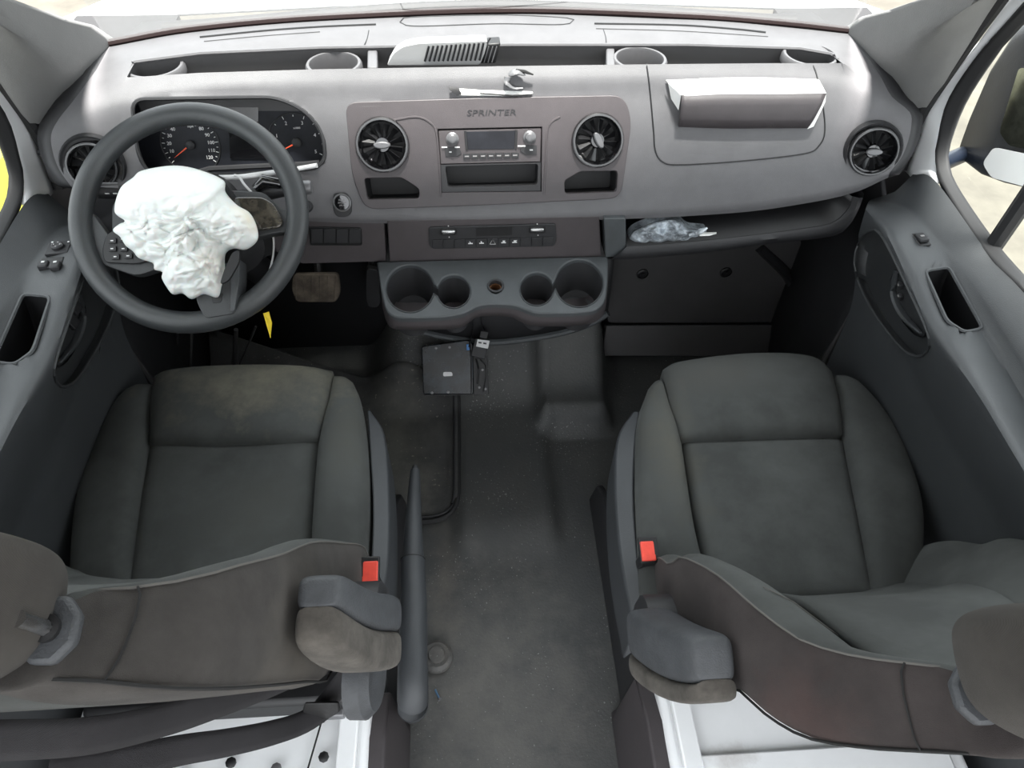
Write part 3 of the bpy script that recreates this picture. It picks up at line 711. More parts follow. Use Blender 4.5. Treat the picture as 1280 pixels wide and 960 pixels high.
# air vents
def vent(px, py, rpx, nrm, tilt, lab, knobang, off=.006, where=None, parent=None):
    o_ = where or q(px, py, off); n = V(nrm).normalized(); r = rpx*(o_-CAM).dot(FW)/FPX
    vt = ob('air_vent', lathe([(r*1.10, -.004), (r*1.13, .003), (r*1.08, .0075), (r*.98, .008), (r*.93, .004), (r*.90, -.006), (r*.86, -.03)], o_, n, 40), M['gloss'], parent or dash, label=lab)
    u, w_, n_ = frame(n)
    ob('vent_ring', lathe([(r*1.075, .0072), (r*1.05, .0092), (r*.99, .0092), (r*.97, .0075)], o_, n, 40), M['ring'], vt)
    ob('vent_throat', lathe([(r*.87, -.03), (0, -.03)], o_, n, 24), M['black'], vt)
    n2 = (n+u*tilt[0]+w_*tilt[1]).normalized(); u2, w2, _ = frame(n2)
    for k in range(12):
        t = 2*math.pi*(k+.5)/12; e = u2*math.cos(t)+w2*math.sin(t); g = w2*math.cos(t)-u2*math.sin(t)
        a = o_-n2*.004+e*r*.26; b = o_-n2*.006+e*r*.84; tw = (g*.75+n2*.66)
        ob('vane', prism([a-tw*r*.05, a+tw*r*.05, b+tw*r*.16, b-tw*r*.16], n2.cross(tw).cross(tw).normalized()*.0+g.cross(e)*.0+(n2*.75-g*.66)*.0016), M['vane'], vt, smooth=False)
    ob('vent_hub', lathe([(r*.34, -.012), (r*.34, -.002), (r*.28, .002), (0, .003)], o_-n2*.001, n2, 24), M['gloss'], vt)
    t = math.radians(knobang); e = u2*math.cos(t)+w2*math.sin(t); g = w2*math.cos(t)-u2*math.sin(t)
    pts = [o_+n2*.002+e*r*.36*math.cos(a)+g*r*.15*math.sin(a) for a in [2*math.pi*k/20 for k in range(20)]]
    ob('vent_knob', prism(pts, n2*.009), M['silver'], vt, bevel=.002)
vent(478, 181, 30, pn, (0, 0), 'round centre vent left of the radio with its knob lying level', 0)
vent(747, 175.5, 29.5, pn, (.12, .05), 'round centre vent right of the radio with its knob turned upright', 115)
for (px, py, s, a) in ((117, 205, -1, 60), (1090, 187, 1, 5)):
    o_, n_ = on_dash(px, py); o_ = on_dash(px, py, .0)[0]
    vent(px, py, 27, V((-s*.22, -.93, .30)), (0, 0), 'round outer vent at the driver end behind the steering wheel' if s < 0 else 'round outer vent at the passenger end of the dashboard', a, where=o_+V((0, -.006, 0)))
    ob('vent_surround', lathe([(.046, .002), (.0495, .004), (.052, .0), (.053, -.02)], o_+V((0, -.004, 0)), V((-s*.22, -.93, .30)), 40), M['dark'], dash)
# radio
rad = ob('radio', plate([q(548, 163, .004), q(676.5, 160, .004), q(676, 202, .004), q(550, 205, .004)], [], -pn*.012), M['panel'], dash, bevel=.0015, label='narrow head unit with small screen and two knobs')
def rbox(nm, pts, off, h, mt, bv=.0006, par=None, **k): return ob(nm, prism([q(a, b, off) for a, b in pts], pn*h), mt, par or rad, bevel=bv, smooth=False, **k)
rbox('screen', [(583, 164.5), (644, 163), (643, 186), (585, 187)], .0045, .001, M['lens'])
rbox('screen_bezel', [(580, 163.2), (583, 163.2), (585, 188), (582, 188.4)], .0045, .0015, M['black']); rbox('screen_bezel', [(644, 162), (647, 162), (646, 187), (643.5, 187)], .0045, .0015, M['black'])
for k in range(7):
    x0 = 579+k*10.05; rbox('radio_button', [(x0, 192-k*.22), (x0+9.2, 191.8-k*.22), (x0+9.1, 198.6-k*.22), (x0, 198.8-k*.22)], .0045, .0022, M['dark'])
    rbox('button_mark', [(x0+2, 194.7-k*.22), (x0+7.2, 194.6-k*.22), (x0+7.2, 196.1-k*.22), (x0+2, 196.2-k*.22)], .0068, .0002, M['grey'], 0)
for px, py in ((565.5, 173.5), (662, 171.5)):
    ob('radio_knob', lathe([(.0115, 0), (.0115, .002), (.0085, .004), (.008, .014), (.006, .0155), (0, .0155)], q(px, py, .005), pn, 24), M['silver'], rad)
rbox('radio_button', [(556, 184), (574, 184), (577, 192), (572, 195.5), (557, 196)], .0045, .0016, M['dark']); rbox('radio_button', [(652, 182), (671, 181.5), (671, 193), (657, 193.5), (650, 189)], .0045, .0016, M['dark'])
for a, b, w_ in ((555.5, 184, 3.5), (571.5, 184, 3), (563, 190, 1.5), (652, 182.5, 5), (664, 187.5, 2)):
    rbox('printed_mark', [(a-w_, b-.8), (a+w_, b-.8), (a+w_, b+.8), (a-w_, b+.8)], .0065, .0003, M['print'], 0)
# shelf below the radio
sh = ob('radio_shelf', plate([q(550, 205.5, .003), q(676.5, 202.5, .003), q(676, 239, .003), q(552, 240.5, .003)], [[q(p.x, p.y, .003) for p in rnd([V(k+(0,)) for k in ((556.5, 208), (672.5, 205), (671.5, 231), (560, 234))], 4)]], -pn*.012, -pn*.05), M['dark'], dash, bevel=.001, label='empty open slot under the head unit')
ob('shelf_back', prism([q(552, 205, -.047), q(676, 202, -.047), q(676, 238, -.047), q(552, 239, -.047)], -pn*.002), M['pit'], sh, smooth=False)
# START STOP button
o_, n_ = on_dash(428, 255, .001)
bz = ob('start_button', prism([on_dash(p.x, p.y, .0005)[0] for p in rnd([V(k+(0,)) for k in ((417, 241), (433, 240), (440, 250), (440, 266), (434, 271), (421, 271), (417, 262))], 5)], n_*.004), M['black'], dash, bevel=.001, label='round engine button marked START STOP')
ob('button_ring', lathe([(.0165, .004), (.0165, .007), (.0145, .008), (.0135, .006)], on_dash(428, 253, 0)[0], n_, 28), M['silver'], bz)
ob('button_cap', lathe([(.0135, .004), (.0132, .0065), (0, .007)], on_dash(428, 253, 0)[0], n_, 28), M['gloss'], bz)
o2 = on_dash(428, 253, 0)[0]; un = V((0, n_.z, -n_.y)).normalized(); un = un if un.z > 0 else -un
for k, s in enumerate(('START', 'ENGINE', 'STOP')):
    text('button_text', s, .0040, o2+n_*.0073+un*(.0050-k*.0050), X, un, M['grey'], bz)
o_, n_ = on_dash(384, 258, .001)
ob('headlamp_dial', lathe([(.011, 0), (.011, .003), (.008, .007), (0, .007)], o_, n_, 20), M['dark'], dash)

# ---- lower centre stack and knee panels (set slightly under the grey face)
yl = 1.150
def lower(nm, pts, mt, dy=0, **k): return ob(nm, prism([U(a, b, y=yl+dy) for a, b in pts], (0, .04, 0)), mt, dash, bevel=.002, **k)
lower('lower_stack', [(484, 276), (749, 270), (752, 321), (487, 328)], M['panel'])
lower('knee_panel', [(330, 262), (480, 274), (483, 327), (378, 330), (345, 315)], M['panel'], .006)
lower('knee_panel', [(100, 236), (330, 262), (345, 315), (290, 345), (120, 320)], M['dark'], .02)
lower('shelf_end', [(755, 273), (782, 273), (783, 321), (757, 322)], M['console'], -.01)
# climate strip
PL = plane((0, yl, 0), (0, -1, 0)); lq = lambda a, b, off=.002: U(a, b, y=yl-off)
cs = ob('climate_panel', prism([lq(p.x, p.y, .0) for p in rnd([V(k+(0,)) for k in ((536, 283), (694.5, 278.5), (695.5, 300), (692, 306.5), (541, 310), (536, 304))], 3)], (0, -.004, 0)), M['dark'], dash, bevel=.001, label='strip of climate and hazard switches')
for px, py in ((560.5, 289.5), (671.5, 287)):
    ob('slider_slot', prism([lq(p.x, p.y, .0042) for p in rnd([V(k+(0,)) for k in ((px-10.5, py-4.8), (px+10.5, py-5.2), (px+10.5, py+4.2), (px-10.5, py+4.7))], 3)], (0, -.0008, 0)), M['black'], cs, smooth=False)
    ob('thumb_wheel', box(lq(px, py, .007), (.0265, .009, .008)), M['chrome'], cs, bevel=.0025)
    ob('printed_mark', box(lq(px, py-7, .005), (.002, .001, .002)), M['print'], cs); ob('printed_mark', box(lq(px+1, py+7, .005), (.002, .001, .002)), M['print'], cs)
ob('climate_display', prism([lq(595, 285, .0042), lq(640, 283.5, .0042), lq(640, 293.5, .0042), lq(595, 295, .0042)], (0, -.0008, 0)), M['black'], cs, smooth=False)
for k in range(11):
    x0 = 540+k*13.8; y0 = 299.5-k*.36
    ob('switch', prism([lq(x0+.4, y0, .0042), lq(x0+13.2, y0-.35, .0042), lq(x0+13.2, y0+9.2, .0042), lq(x0+.4, y0+9.5, .0042)], (0, -.0025, 0)), M['dark'], cs, bevel=.0006)
    if 3 <= k <= 7:
        cx, cyy = x0+6.8, y0+5
        if k == 5: ob('hazard_triangle', tube([lq(cx-3.5, cyy+2.5, .0072), lq(cx, cyy-3.5, .0072), lq(cx+3.5, cyy+2.5, .0072)], .0006, 4, True), M['print'], cs)
        else: ob('printed_mark', joinm(prism([lq(cx-3, cyy+.4, .0068), lq(cx+2.8, cyy+.2, .0068), lq(cx+2.8, cyy+1.4, .0068), lq(cx-3, cyy+1.6, .0068)], (0, -.0004, 0)), prism([lq(cx-1.4, cyy-1.6, .0068), lq(cx+(k-4), cyy-1.6, .0068), lq(cx+1, cyy+.4, .0068), lq(cx-1, cyy+.4, .0068)], (0, -.0004, 0))), M['print'], cs, smooth=False)
# blank buttons right of the steering column
bb = ob('blank_switch_panel', prism([U(p.x, p.y, y=yl+.005) for p in rnd([V(k+(0,)) for k in ((386, 283), (452, 284), (453, 306), (388, 306))], 3)], (0, -.003, 0)), M['black'], dash, bevel=.001)
for k in range(4):
    x0 = 389+k*15.8; ob('switch', prism([U(x0, 286, y=yl), U(x0+14.6, 286, y=yl), U(x0+14.6, 303, y=yl), U(x0, 303, y=yl)], (0, -.002, 0)), M['dark'], bb, bevel=.0006)

# ---- open shelf on the passenger side
top_ = [(783, 274), (850, 270), (920, 266), (1000, 256), (1066, 243)]
bot_ = [(783, 309), (850, 304), (920, 297), (1000, 287), (1040, 279), (1060, 262), (1066, 246)]
ysh = 1.135
tr = [U(a, b, y=ysh+.012) for a, b in top_]; br = [U(a, b, y=ysh) for a, b in bot_]
n_ = 40; T_, B_ = cat(tr, n_), cat(br, n_)
bk = [V((p.x*.98, ysh+.20, min(p.z+.03, T_[i].z-.01))) for i, p in enumerate(B_)]
ob('shelf_floor', grid([B_, [a.lerp(b, .5)+V((0, 0, -.02)) for a, b in zip(B_, bk)], bk, [V((p.x, ysh+.21, t.z)) for p, t in zip(bk, T_)]]), M['black'], dash, solid=.003, ang=60)
lipo = cat([U(a, b, y=ysh+.006) for a, b in ((757, 323), (792, 322), (880, 314), (960, 303), (1040, 294), (1062, 280), (1074, 258), (1080, 242))], n_)
ob('shelf_lip', grid([[p+V((0, .0, .001)) for p in B_], [a.lerp(b, .35)+V((0, -.010, .002)) for a, b in zip(B_, lipo)], [a.lerp(b, .8)+V((0, -.008, -.002)) for a, b in zip(B_, lipo)], lipo, [p+V((0, .05, -.004)) for p in lipo], [p+V((0, .22, -.01)) for p in lipo]]), M['dark'], dash, ang=60)
# dark under-structure behind knees
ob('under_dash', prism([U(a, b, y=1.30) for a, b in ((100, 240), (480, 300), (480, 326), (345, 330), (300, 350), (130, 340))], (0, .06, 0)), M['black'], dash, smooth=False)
# ================================================================ seats
def ppts(l, z): return [U(a, b, z=(c[0] if c else z)) for a, b, *c in l]
def make_seat(side, label, fab, sidefab, front, insert, bol_in, bol_out, extra, ridge, rear, cx, armrest, head, shell, buckle):
    s = 1 if side == 'P' else -1
    seat = thing('van_seat', label, 'seat', (s*.46, .55, .30))
    # cushion base under the pads
    base = [V((s*.245, .62, .0)), V((s*.245, .84, 0)), V((s*.30, .93, 0)), V((s*.44, .96, 0)), V((s*.60, .93, 0)), V((s*.68, .82, 0)), V((s*.68, .50, 0)), V((s*.60, .46, 0)), V((s*.27, .46, 0))]
    ob('cushion_base', loft([[p+V((0, 0, .345)) for p in base], [p+V((0, 0, .445)) for p in base]]), fab, seat, bevel=.02, seg=3)
    ob('thigh_cushion', pillow(*front, bulge=.022, depth=.075, nu=28, nv=16, p=4), fab, seat, ang=80)
    ob('seat_insert', pillow(*insert, bulge=.010, depth=.06, nu=22, nv=22, p=10), fab, seat, ang=80)
    ob('seat_bolster', pillow(*bol_in, bulge=.030, depth=.085, nu=14, nv=28, p=2.6), fab, seat, ang=80)
    ob('seat_bolster', pillow(*bol_out, bulge=.032, depth=.085, nu=14, nv=28, p=2.6), fab, seat, ang=80)
    if extra: ob('seat_insert', pillow(*extra, bulge=.008, depth=.05, nu=16, nv=6, p=4), fab, seat, ang=80)
    # backrest: rings from the bottom up, built from the inner ridge and inner rear line
    n = 22; Rg, Rr = cat(ridge, n), cat(rear, n)
    cf = .50 if s > 0 else .70; rb = .02 if s > 0 else .09
    prof = [(0, cf), (.30, cf+.01), (.52, cf+.07), (.70, .85), (.84, .985), (.92, 1.0), (.975, .96), (1.0, .86), (1.01, .6), (1.0, .3), (.985, .12), (.95, .02-rb), (.88, -.02-rb), (.5, -.05-rb), (0, -.06-rb)]
    rings = []
    for a, b in zip(Rg, Rr):
        w_in = abs(a.x-cx); w2 = abs(b.x-cx); hw = (w_in+w2)/2
        half = [(cx-s*hw*fx, b.y+(a.y-b.y)*fe, b.z+(a.z-b.z)*fe) for fx, fe in prof]
        oth = [(2*cx-x, y, z) for x, y, z in reversed(half[1:-1])]
        rings.append([V(p) for p in half+oth])
    # rounded top
    last = rings[-1]; c = sum(last, V())/len(last); up = (Rg[-1]-Rg[-3]); up = V((0, up.y, up.z)).normalized()
    rings.append([c+(p-c)*.97+up*.010 for p in last]); rings.append([c+(p-c)*.88+up*.020 for p in last]); rings.append([c+(p-c)*.6+up*.026 for p in last]); rings.append([c+(p-c)*.2+up*.027 for p in last])
    L = len(prof); tot = len(rings[0])
    full = loft(rings)
    # split the skin: wings and sides / recessed front panel
    def bymask(fn):
        v, f = full; return v, [q for k, q in enumerate(f) if fn(k)]
    nr = len(rings)-1
    def isfront(k):
        if k >= nr*tot: return False
        i, j = divmod(k, tot); jj = min(j, tot-1-j)
        return jj < 2 and i < n-3
    def isside(k):
        if k >= nr*tot: return False
        i, j = divmod(k, tot); return 6 <= j < L-2 or 6 <= tot-1-j < L-2
    ob('backrest', bymask(lambda k: not isfront(k) and not isside(k)), fab, seat, ang=80, sub=1)
    ob('backrest_insert', bymask(isfront), fab, seat, ang=80, solid=.01)
    ob('backrest_side_panel', bymask(lambda k: isside(k)), sidefab, seat, ang=80, sub=1)
    for j, mt, rr in ((6, M['thread'], .0012), (11, M['seam'], .0016)):
        for jj in (j, (tot-j) % tot):
            ob('seam', tube([rings[i][jj]+(rings[i][jj]-V((cx, rings[i][jj].y, rings[i][jj].z))).normalized()*.0004 for i in range(2, len(rings)-4)], rr, 5), mt, seat)
    # cross seam below the top panel
    tx = 148 if s < 0 else 1133
    at = lambda f_, j: rings[int(f_)][j].lerp(rings[int(f_)+1][j], f_-int(f_))
    fi = min([k_/10 for k_ in range(30, 10*(n-1))], key=lambda k_: abs(P(at(k_, 6))[0]-tx))
    fj = min([k_/10 for k_ in range(30, 10*(n-1))], key=lambda k_: abs(P(at(k_, 11))[0]-(tx-20 if s < 0 else tx+20)))
    for sg_ in (1, -1): ob('seam', tube([at(fi+(fj-fi)*(j-6)/5, sg_*j)+V((s*-sg_*.0008, 0, .0006)) for j in range(6, 12)], .0011, 5), M['seam'], seat)
    if s > 0:
        fk = min([k_/10 for k_ in range(30, 10*(n-1))], key=lambda k_: abs(P(at(k_, 0))[1]-800))
        ob('seam', tube([at(fk, -j)+V((0, .001, .001)) for j in (4, 3, 2, 1)]+[at(fk, j)+V((0, .001, .001)) for j in (0, 1, 2, 3, 4)], .0009, 5), M['thread'], seat)
    BK = BVHTree.FromPolygons(full[0], full[1])
    # head restraint guide, post and pad
    for g in (-1, 1):
        hg = head['guide']; p0 = V((cx+g*abs(hg.x-cx), hg.y, hg.z))
        if g == (-1 if s > 0 else 1):
            ht = BK.ray_cast(CAM, (U(*head['gpx'], d=1)-CAM).normalized())
            if ht[0]: p0 = ht[0]; gx = abs(p0.x-cx)
        else: p0 = p0
        ax = (V((p0.x, head['c'].y+.01, head['c'].z-.02))-p0).normalized()
        gd = ob('headrest_guide', prism([p0+(V((1, 0, 0))*math.cos(t)*.022+ax.cross(V((1, 0, 0)))*math.sin(t)*.026)*1.0 for t in [2*math.pi*(k+.5)/8 for k in range(8)]], ax*.012), M['vinyl'], seat, bevel=.004)
        ob('guide_sleeve', lathe([(.010, .010), (.010, .016), (.006, .017)], p0, ax, 16), M['black'], gd)
        ob('headrest_post', tube([p0, p0+ax*.05], .006, 10), M['chrome'], seat)
    hc, ax = head['c'], head['up'].normalized(); fw = V((0, ax.z, -ax.y)) if True else None
    hv = []
    a_, b_, c_ = head['size']
    rr = []
    for i in range(1, 24):
        t = math.pi*i/24-math.pi/2; r_ = []
        for k in range(40):
            u_ = 2*math.pi*k/40; sg = lambda q_, e_: math.copysign(abs(q_)**e_, q_)
            x_ = sg(math.cos(t), .55)*sg(math.cos(u_), .55)*a_; y_ = sg(math.cos(t), .55)*sg(math.sin(u_), .55)*b_; z_ = sg(math.sin(t), .6)*c_
            x_ *= (1-.10*(z_/c_)); y_ += .02*(x_/a_)**2
            r_.append(hc+V((1, 0, 0))*x_+fw*y_+ax*z_)
        rr.append(r_)
    hd = ob('headrest', loft(rr), M['cord'], seat, sub=1, label='ribbed fabric head restraint')
    kk = 11
    # folded armrest
    tip, piv, wx, th = armrest['tip'], armrest['piv'], armrest['w'], armrest['t']
    d = (tip-piv).normalized(); fx = V((1, 0, 0)); ft = d.cross(fx).normalized(); ft = ft if ft.y < 0 else -ft    # ft points to the rear
    def ring(p, k, kx=1.0, y0=-1, y1=1):
        out = []
        for q_ in range(24):
            t = 2*math.pi*q_/24; cx_ = math.copysign(abs(math.cos(t))**.45, math.cos(t)); sy_ = math.copysign(abs(math.sin(t))**.45, math.sin(t))
            yy = (y0+y1)/2+(y1-y0)/2*sy_
            out.append(p+fx*cx_*wx*k*kx+ft*yy*th*k)
        return out
    Lg = (tip-piv).length
    st = [(-.12, .75), (-.06, .95), (0.05, 1.02), (.3, 1.0), (.6, .95), (.85, .88), (.95, .80), (.99, .66), (1.0, .5)]
    ob('armrest', loft([ring(piv+d*Lg*t+ft*th*armrest.get('bow', 0)*math.sin(math.pi*max(0, t)), k, 1, -1, armrest['split']+.05) for t, k in st]), M['vinyl'], seat, sub=1, label='folded armrest with vinyl side and worn fabric pad')
    ob('armrest_pad', loft([ring(piv+d*Lg*t+ft*th*armrest.get('bow', 0)*math.sin(math.pi*max(0, t)), k, 1.015, armrest['split'], 1.05) for t, k in st]), M['worn'], seat, sub=1)
    ob('armrest_pivot', lathe([(.045, -.02), (.045, .02), (.035, .028), (0, .028)], piv+V((s*.02, .03, -.03)), (-s, 0, 0), 24), M['dark'], seat)
    # plastic side shield along the cushion
    a_, b_ = shell
    ob('side_shield', loft([[p+V((0, 0, .0)), q_+V((0, 0, .004)), q_+V((-s*.002, 0, -.11)), p+V((s*.004, 0, -.13))] for p, q_ in zip(cat(a_, 24), cat(b_, 24))]), M['shield'], seat, bevel=.004, ang=40)
    # buckle
    b0 = buckle; bk = thing_part = ob('buckle_stalk', box(b0+V((0, .0, -.05)), (.026, .018, .09), V((s*.0, -.25, 1)), (0, 1, 0)), M['black'], seat, bevel=.004)
    nb = V((0, -.35, 1)).normalized()
    ob('buckle_button', box(b0+V((-s*.002, -.004, 0)), (.022, .030, .006), nb, (0, 1, 0)), M['red'], seat, bevel=.0015, label='red belt release button')
    ob('buckle_frame', box(b0+V((0, 0, -.004)), (.030, .040, .008), nb, (0, 1, 0)), M['black'], seat, bevel=.002)
    ob('buckle_slot', box(b0+V((s*.009, .0, .0035)), (.005, .022, .002), nb, (0, 1, 0)), M['black'], seat)
    # seat frame under the cushion
    ob('seat_frame', box((s*.46, .62, .325), (.40, .46, .06)), M['black'], seat, bevel=.01)
    for g in (-.17, .17):
        ob('slide_rail', box((s*.46+g, .60, .310), (.04, .44, .018)), M['silver'], seat, bevel=.003)
    return seat

zf = .485
D = dict(
 front=([*ppts([(193, 470, .465), (215, 462, .468), (300, 457, .47), (380, 458, .47), (416, 464, .465)], 0)], ppts([(187, 553), (290, 554), (398, 548)], .470),
        ppts([(193, 470, .465), (188, 505), (187, 553)], .475), ppts([(416, 464, .465), (410, 505), (398, 548)], .475)),
 insert=(ppts([(187, 554), (290, 556), (398, 549)], .462), ppts([(160, 745), (270, 742), (386, 735)], .458), ppts([(187, 554), (174, 640), (160, 745)], .462), ppts([(398, 549), (391, 640), (386, 735)], .462)),
 bol_in=(ppts([(417, 470), (430, 471), (441, 478)], .468), ppts([(386, 740), (420, 742), (456, 740)], .462), ppts([(417, 470), (411, 500), (399, 549), (392, 630), (386, 740)], .466), ppts([(441, 478), (452, 505), (460, 560), (462, 640), (456, 740)], .455)),
 bol_out=(ppts([(178, 481), (186, 480), (192, 482)], .466), ppts([(84, 745), (120, 750), (160, 750)], .455), ppts([(178, 481), (150, 498), (118, 560), (95, 630), (84, 745)], .45), ppts([(192, 482), (188, 520), (187, 554), (174, 640), (160, 750)], .464)))
ridge_d = [V((-.235, .60, .40)), V((-.228, .565, .50)), U(446, 677, x=-.230), U(400, 671, x=-.232), U(350, 687, x=-.252), U(300, 701, x=-.262), U(250, 716, x=-.28), U(200, 726, x=-.302), U(152, 732, x=-.330), U(118, 734, x=-.352)]
rear_d = [V((-.215, .43, .42)), V((-.205, .40, .52)), V((-.208, .375, .60)), U(432, 835, x=-.215), U(400, 838, x=-.222), U(330, 846, x=-.238), U(250, 848, x=-.262), U(190, 846, x=-.290), U(130, 841, x=-.322), U(85, 840, x=-.345)]
driver = make_seat('D', "driver's dark fabric seat behind the steering wheel, dusty on its front edge", M['fab_d'], M['fab_s'], D['front'], D['insert'], D['bol_in'], D['bol_out'], None,
  ridge_d, rear_d, -.465, dict(tip=V((-.208, .318, .835)), piv=V((-.176, .368, .655)), w=.029, t=.042, bow=.25, split=.0),
  dict(gpx=(70, 790), guide=U(70, 790, x=-.375), c=V((-.475, .215, 1.055)), up=V((0, -.35, 1)), size=(.115, .056, .128)),
  ([U(459, 512, z=.45), U(462, 560, z=.455), U(466, 640, z=.455), U(462, 745, z=.45)], [U(463, 514, z=.44), U(481, 545, z=.44), U(487, 620, z=.44), U(486, 700, z=.44), U(476, 760, z=.44)]), U(461, 712, z=.56))
Q = dict(
 front=(ppts([(828, 463, .465), (850, 452, .468), (935, 442, .47), (1010, 445, .47), (1040, 464, .465)], 0), ppts([(851, 549), (950, 546), (1053, 543)], .470),
        ppts([(828, 463, .465), (837, 505), (851, 549)], .475), ppts([(1040, 464, .465), (1050, 505), (1053, 543)], .475)),
 insert=(ppts([(853, 551), (950, 548), (1052, 545)], .462), ppts([(893, 752), (990, 750), (1092, 746)], .455), ppts([(853, 551), (870, 650), (893, 752)], .462), ppts([(1052, 545), (1072, 650), (1092, 746)], .462)),
 bol_in=(ppts([(810, 487), (819, 477), (828, 474)], .462), ppts([(800, 765), (850, 768), (896, 765)], .455), ppts([(810, 487), (796, 530), (793, 600), (796, 680), (800, 765)], .452), ppts([(828, 474), (838, 510), (851, 551), (868, 660), (896, 765)], .466)),
 bol_out=(ppts([(1045, 469), (1060, 470), (1075, 482)], .466), ppts([(1094, 765), (1115, 765), (1150, 755)], .455), ppts([(1045, 469), (1050, 505), (1054, 545), (1074, 650), (1094, 765)], .466), ppts([(1075, 482), (1112, 530), (1140, 590), (1154, 650), (1150, 755)], .45)),
 extra=(ppts([(893, 753), (990, 751), (1094, 747)], .455), ppts([(905, 800), (1000, 800), (1110, 795)], .45)))
ridge_p = [V((.235, .57, .40)), V((.230, .535, .50)), U(836, 700, x=.222), U(853, 690, x=.228), U(890, 709, x=.238), U(930, 745, x=.25), U(965, 775, x=.263), U(1000, 797, x=.28), U(1060, 815, x=.305), U(1130, 824, x=.338), U(1180, 829, x=.365)]
rear_p = [V((.215, .39, .44)), V((.208, .35, .50)), V((.208, .325, .56)), U(880, 858, x=.212), U(905, 865, x=.222), U(935, 890, x=.235), U(975, 915, x=.25), U(1015, 928, x=.268), U(1075, 936, x=.295), U(1145, 940, x=.328), U(1195, 943, x=.352)]
passenger = make_seat('P', "passenger's dark fabric seat facing the open shelf, backrest leaned well back", M['fab_p'], M['fab_sp'], Q['front'], Q['insert'], Q['bol_in'], Q['bol_out'], Q['extra'],
  ridge_p, rear_p, .465, dict(tip=V((.208, .285, .70)), piv=V((.176, .375, .56)), w=.032, t=.044, bow=.2, split=.45),
  dict(gpx=(1214, 868), guide=U(1212, 868, x=.375), c=V((.475, .150, .985)), up=V((0, -.45, 1)), size=(.142, .058, .124)),
  ([U(800, 514, z=.45), U(794, 560, z=.455), U(793, 640, z=.455), U(806, 770, z=.45)], [U(791, 515, z=.44), U(771, 550, z=.44), U(768, 620, z=.44), U(775, 700, z=.44), U(792, 790, z=.44)]), U(811, 686, z=.50))

# ---- white painted pedestals
for s, lb in ((-1, "white painted steel seat box under the driver's seat, partly under belt straps"), (1, "white painted steel seat box under the passenger's seat with a worn rusty patch")):
    pd = thing('seat_pedestal', lb, 'seat base', (s*.45, .5, 0))
    ob('pedestal_box', loft([[V((s*.235, .05, z)), V((s*.235, .80, z)), V((s*.70, .80, z)), V((s*.70, .05, z))] for z in (0, .28)]), M['white'], pd, bevel=.012, seg=3)
    ob('flange', box((s*.46, .20, .286), (.42, .20, .010)), M['white'], pd, bevel=.003)
    ob('flange', box((s*.265, .40, .292), (.03, .26, .014)), M['white'], pd, bevel=.003)
    for k in range(5 if s < 0 else 0):
        ob('bolt', lathe([(.008, 0), (.008, .004), (.005, .006), (0, .006)], (s*(.30+.07*k), .33-.012*(k % 2), .290), (0, 0, 1), 8), M['silver'] if k % 2 else M['black'], pd)
    if s < 0: ob('panel_joint', tube([V((s*.30, .46, .2905)), V((s*.31, .38, .2905)), V((s*.335, .25, .2905))], .0015, 5), M['seam'], pd)
# ---- upturned rubber edges and corner trims beside the aisle
for s in (-1, 1):
    x = s*.232
    ob('trim_8' if s < 0 else 'trim_9', loft([[V((x, y, 0)), V((x-s*.012, y, 0)), V((x-s*.006, y, h)), V((x+s*.010, y, h))] for y, h in ((.42, .12), (.50, .17), (.7, .18), (.86, .16), (.93, .10), (.96, .01))]), M['dark'], kind='structure', bevel=.004)
    ob('corner_trim', loft([[V((x+s*.02, y, 0)), V((x-s*.035, y, 0)), V((x-s*.022, y, h)), V((x+s*.02, y, h))] for y, h in ((.20, .26), (.36, .27), (.44, .24), (.46, .02))]), M['panel'], bevel=.004,
       label='ribbed plastic corner trim at the rear of the %s seat box' % ("driver's" if s < 0 else "passenger's"), cat_='trim')

# ---- seat belt straps behind the driver
def ribbon(pts, wd, nrm, n=40, th=.0016):
    c = cat(pts, n); W = cat([V((w_, 0, 0)) for w_ in (wd if isinstance(wd, list) else [wd, wd])], n); Nn = cat(nrm, n) if len(nrm) > 1 else [V(nrm[0])]*(n+1)
    rows = []
    for i, p in enumerate(c):
        t = (c[min(i+1, n)]-c[max(i-1, 0)]).normalized(); nn = Nn[i].normalized(); sd_ = t.cross(nn).normalized(); w_ = W[i].x/2
        rows.append([p-sd_*w_, p-sd_*w_*.5+nn*.001, p+nn*.0014, p+sd_*w_*.5+nn*.001, p+sd_*w_])
    return grid(rows)
bt = thing('seat_belt', "black seat belt lying slack across the rear of the driver's seat", 'seat belt', (-.35, .30, .45))
ob('strap', ribbon([U(428, 824, d=.90), U(410, 830, d=.86), U(392, 834, d=.84), U(337, 856, d=.77), U(281, 876, d=.72), U(206, 900, d=.67), U(112, 920, d=.62), U(0, 926, d=.59), U(-90, 930, d=.56)], [.026, .034], [V((.3, -.5, .6)), V((.2, -.6, .8))]), M['belt'], bt, solid=.0015, ang=80)
ob('strap', ribbon([U(415, 880, d=.93), U(379, 903, d=.90), U(337, 917, d=.86), U(281, 929, d=.82), U(225, 938, d=.79), U(150, 954, d=.75), U(60, 970, d=.70)], [.026, .036], [V((.1, -.5, .8)), V((.2, -.4, .9))]), M['belt'], bt, solid=.0015, ang=80)
ob('strap', ribbon([U(440, 830, d=.90), U(428, 850, d=.92), U(408, 878, d=.93), U(392, 898, d=.94)], [.022, .03], [V((.3, -.6, .6))]), M['belt'], bt, solid=.0015, ang=80)
ob('strap', ribbon([U(300, 840, d=.72), U(360, 834, d=.80), U(410, 826, d=.88), U(425, 824, d=.90)], [.02, .032], [V((.3, -.6, .7))]), M['belt'], bt, solid=.0015, ang=80)
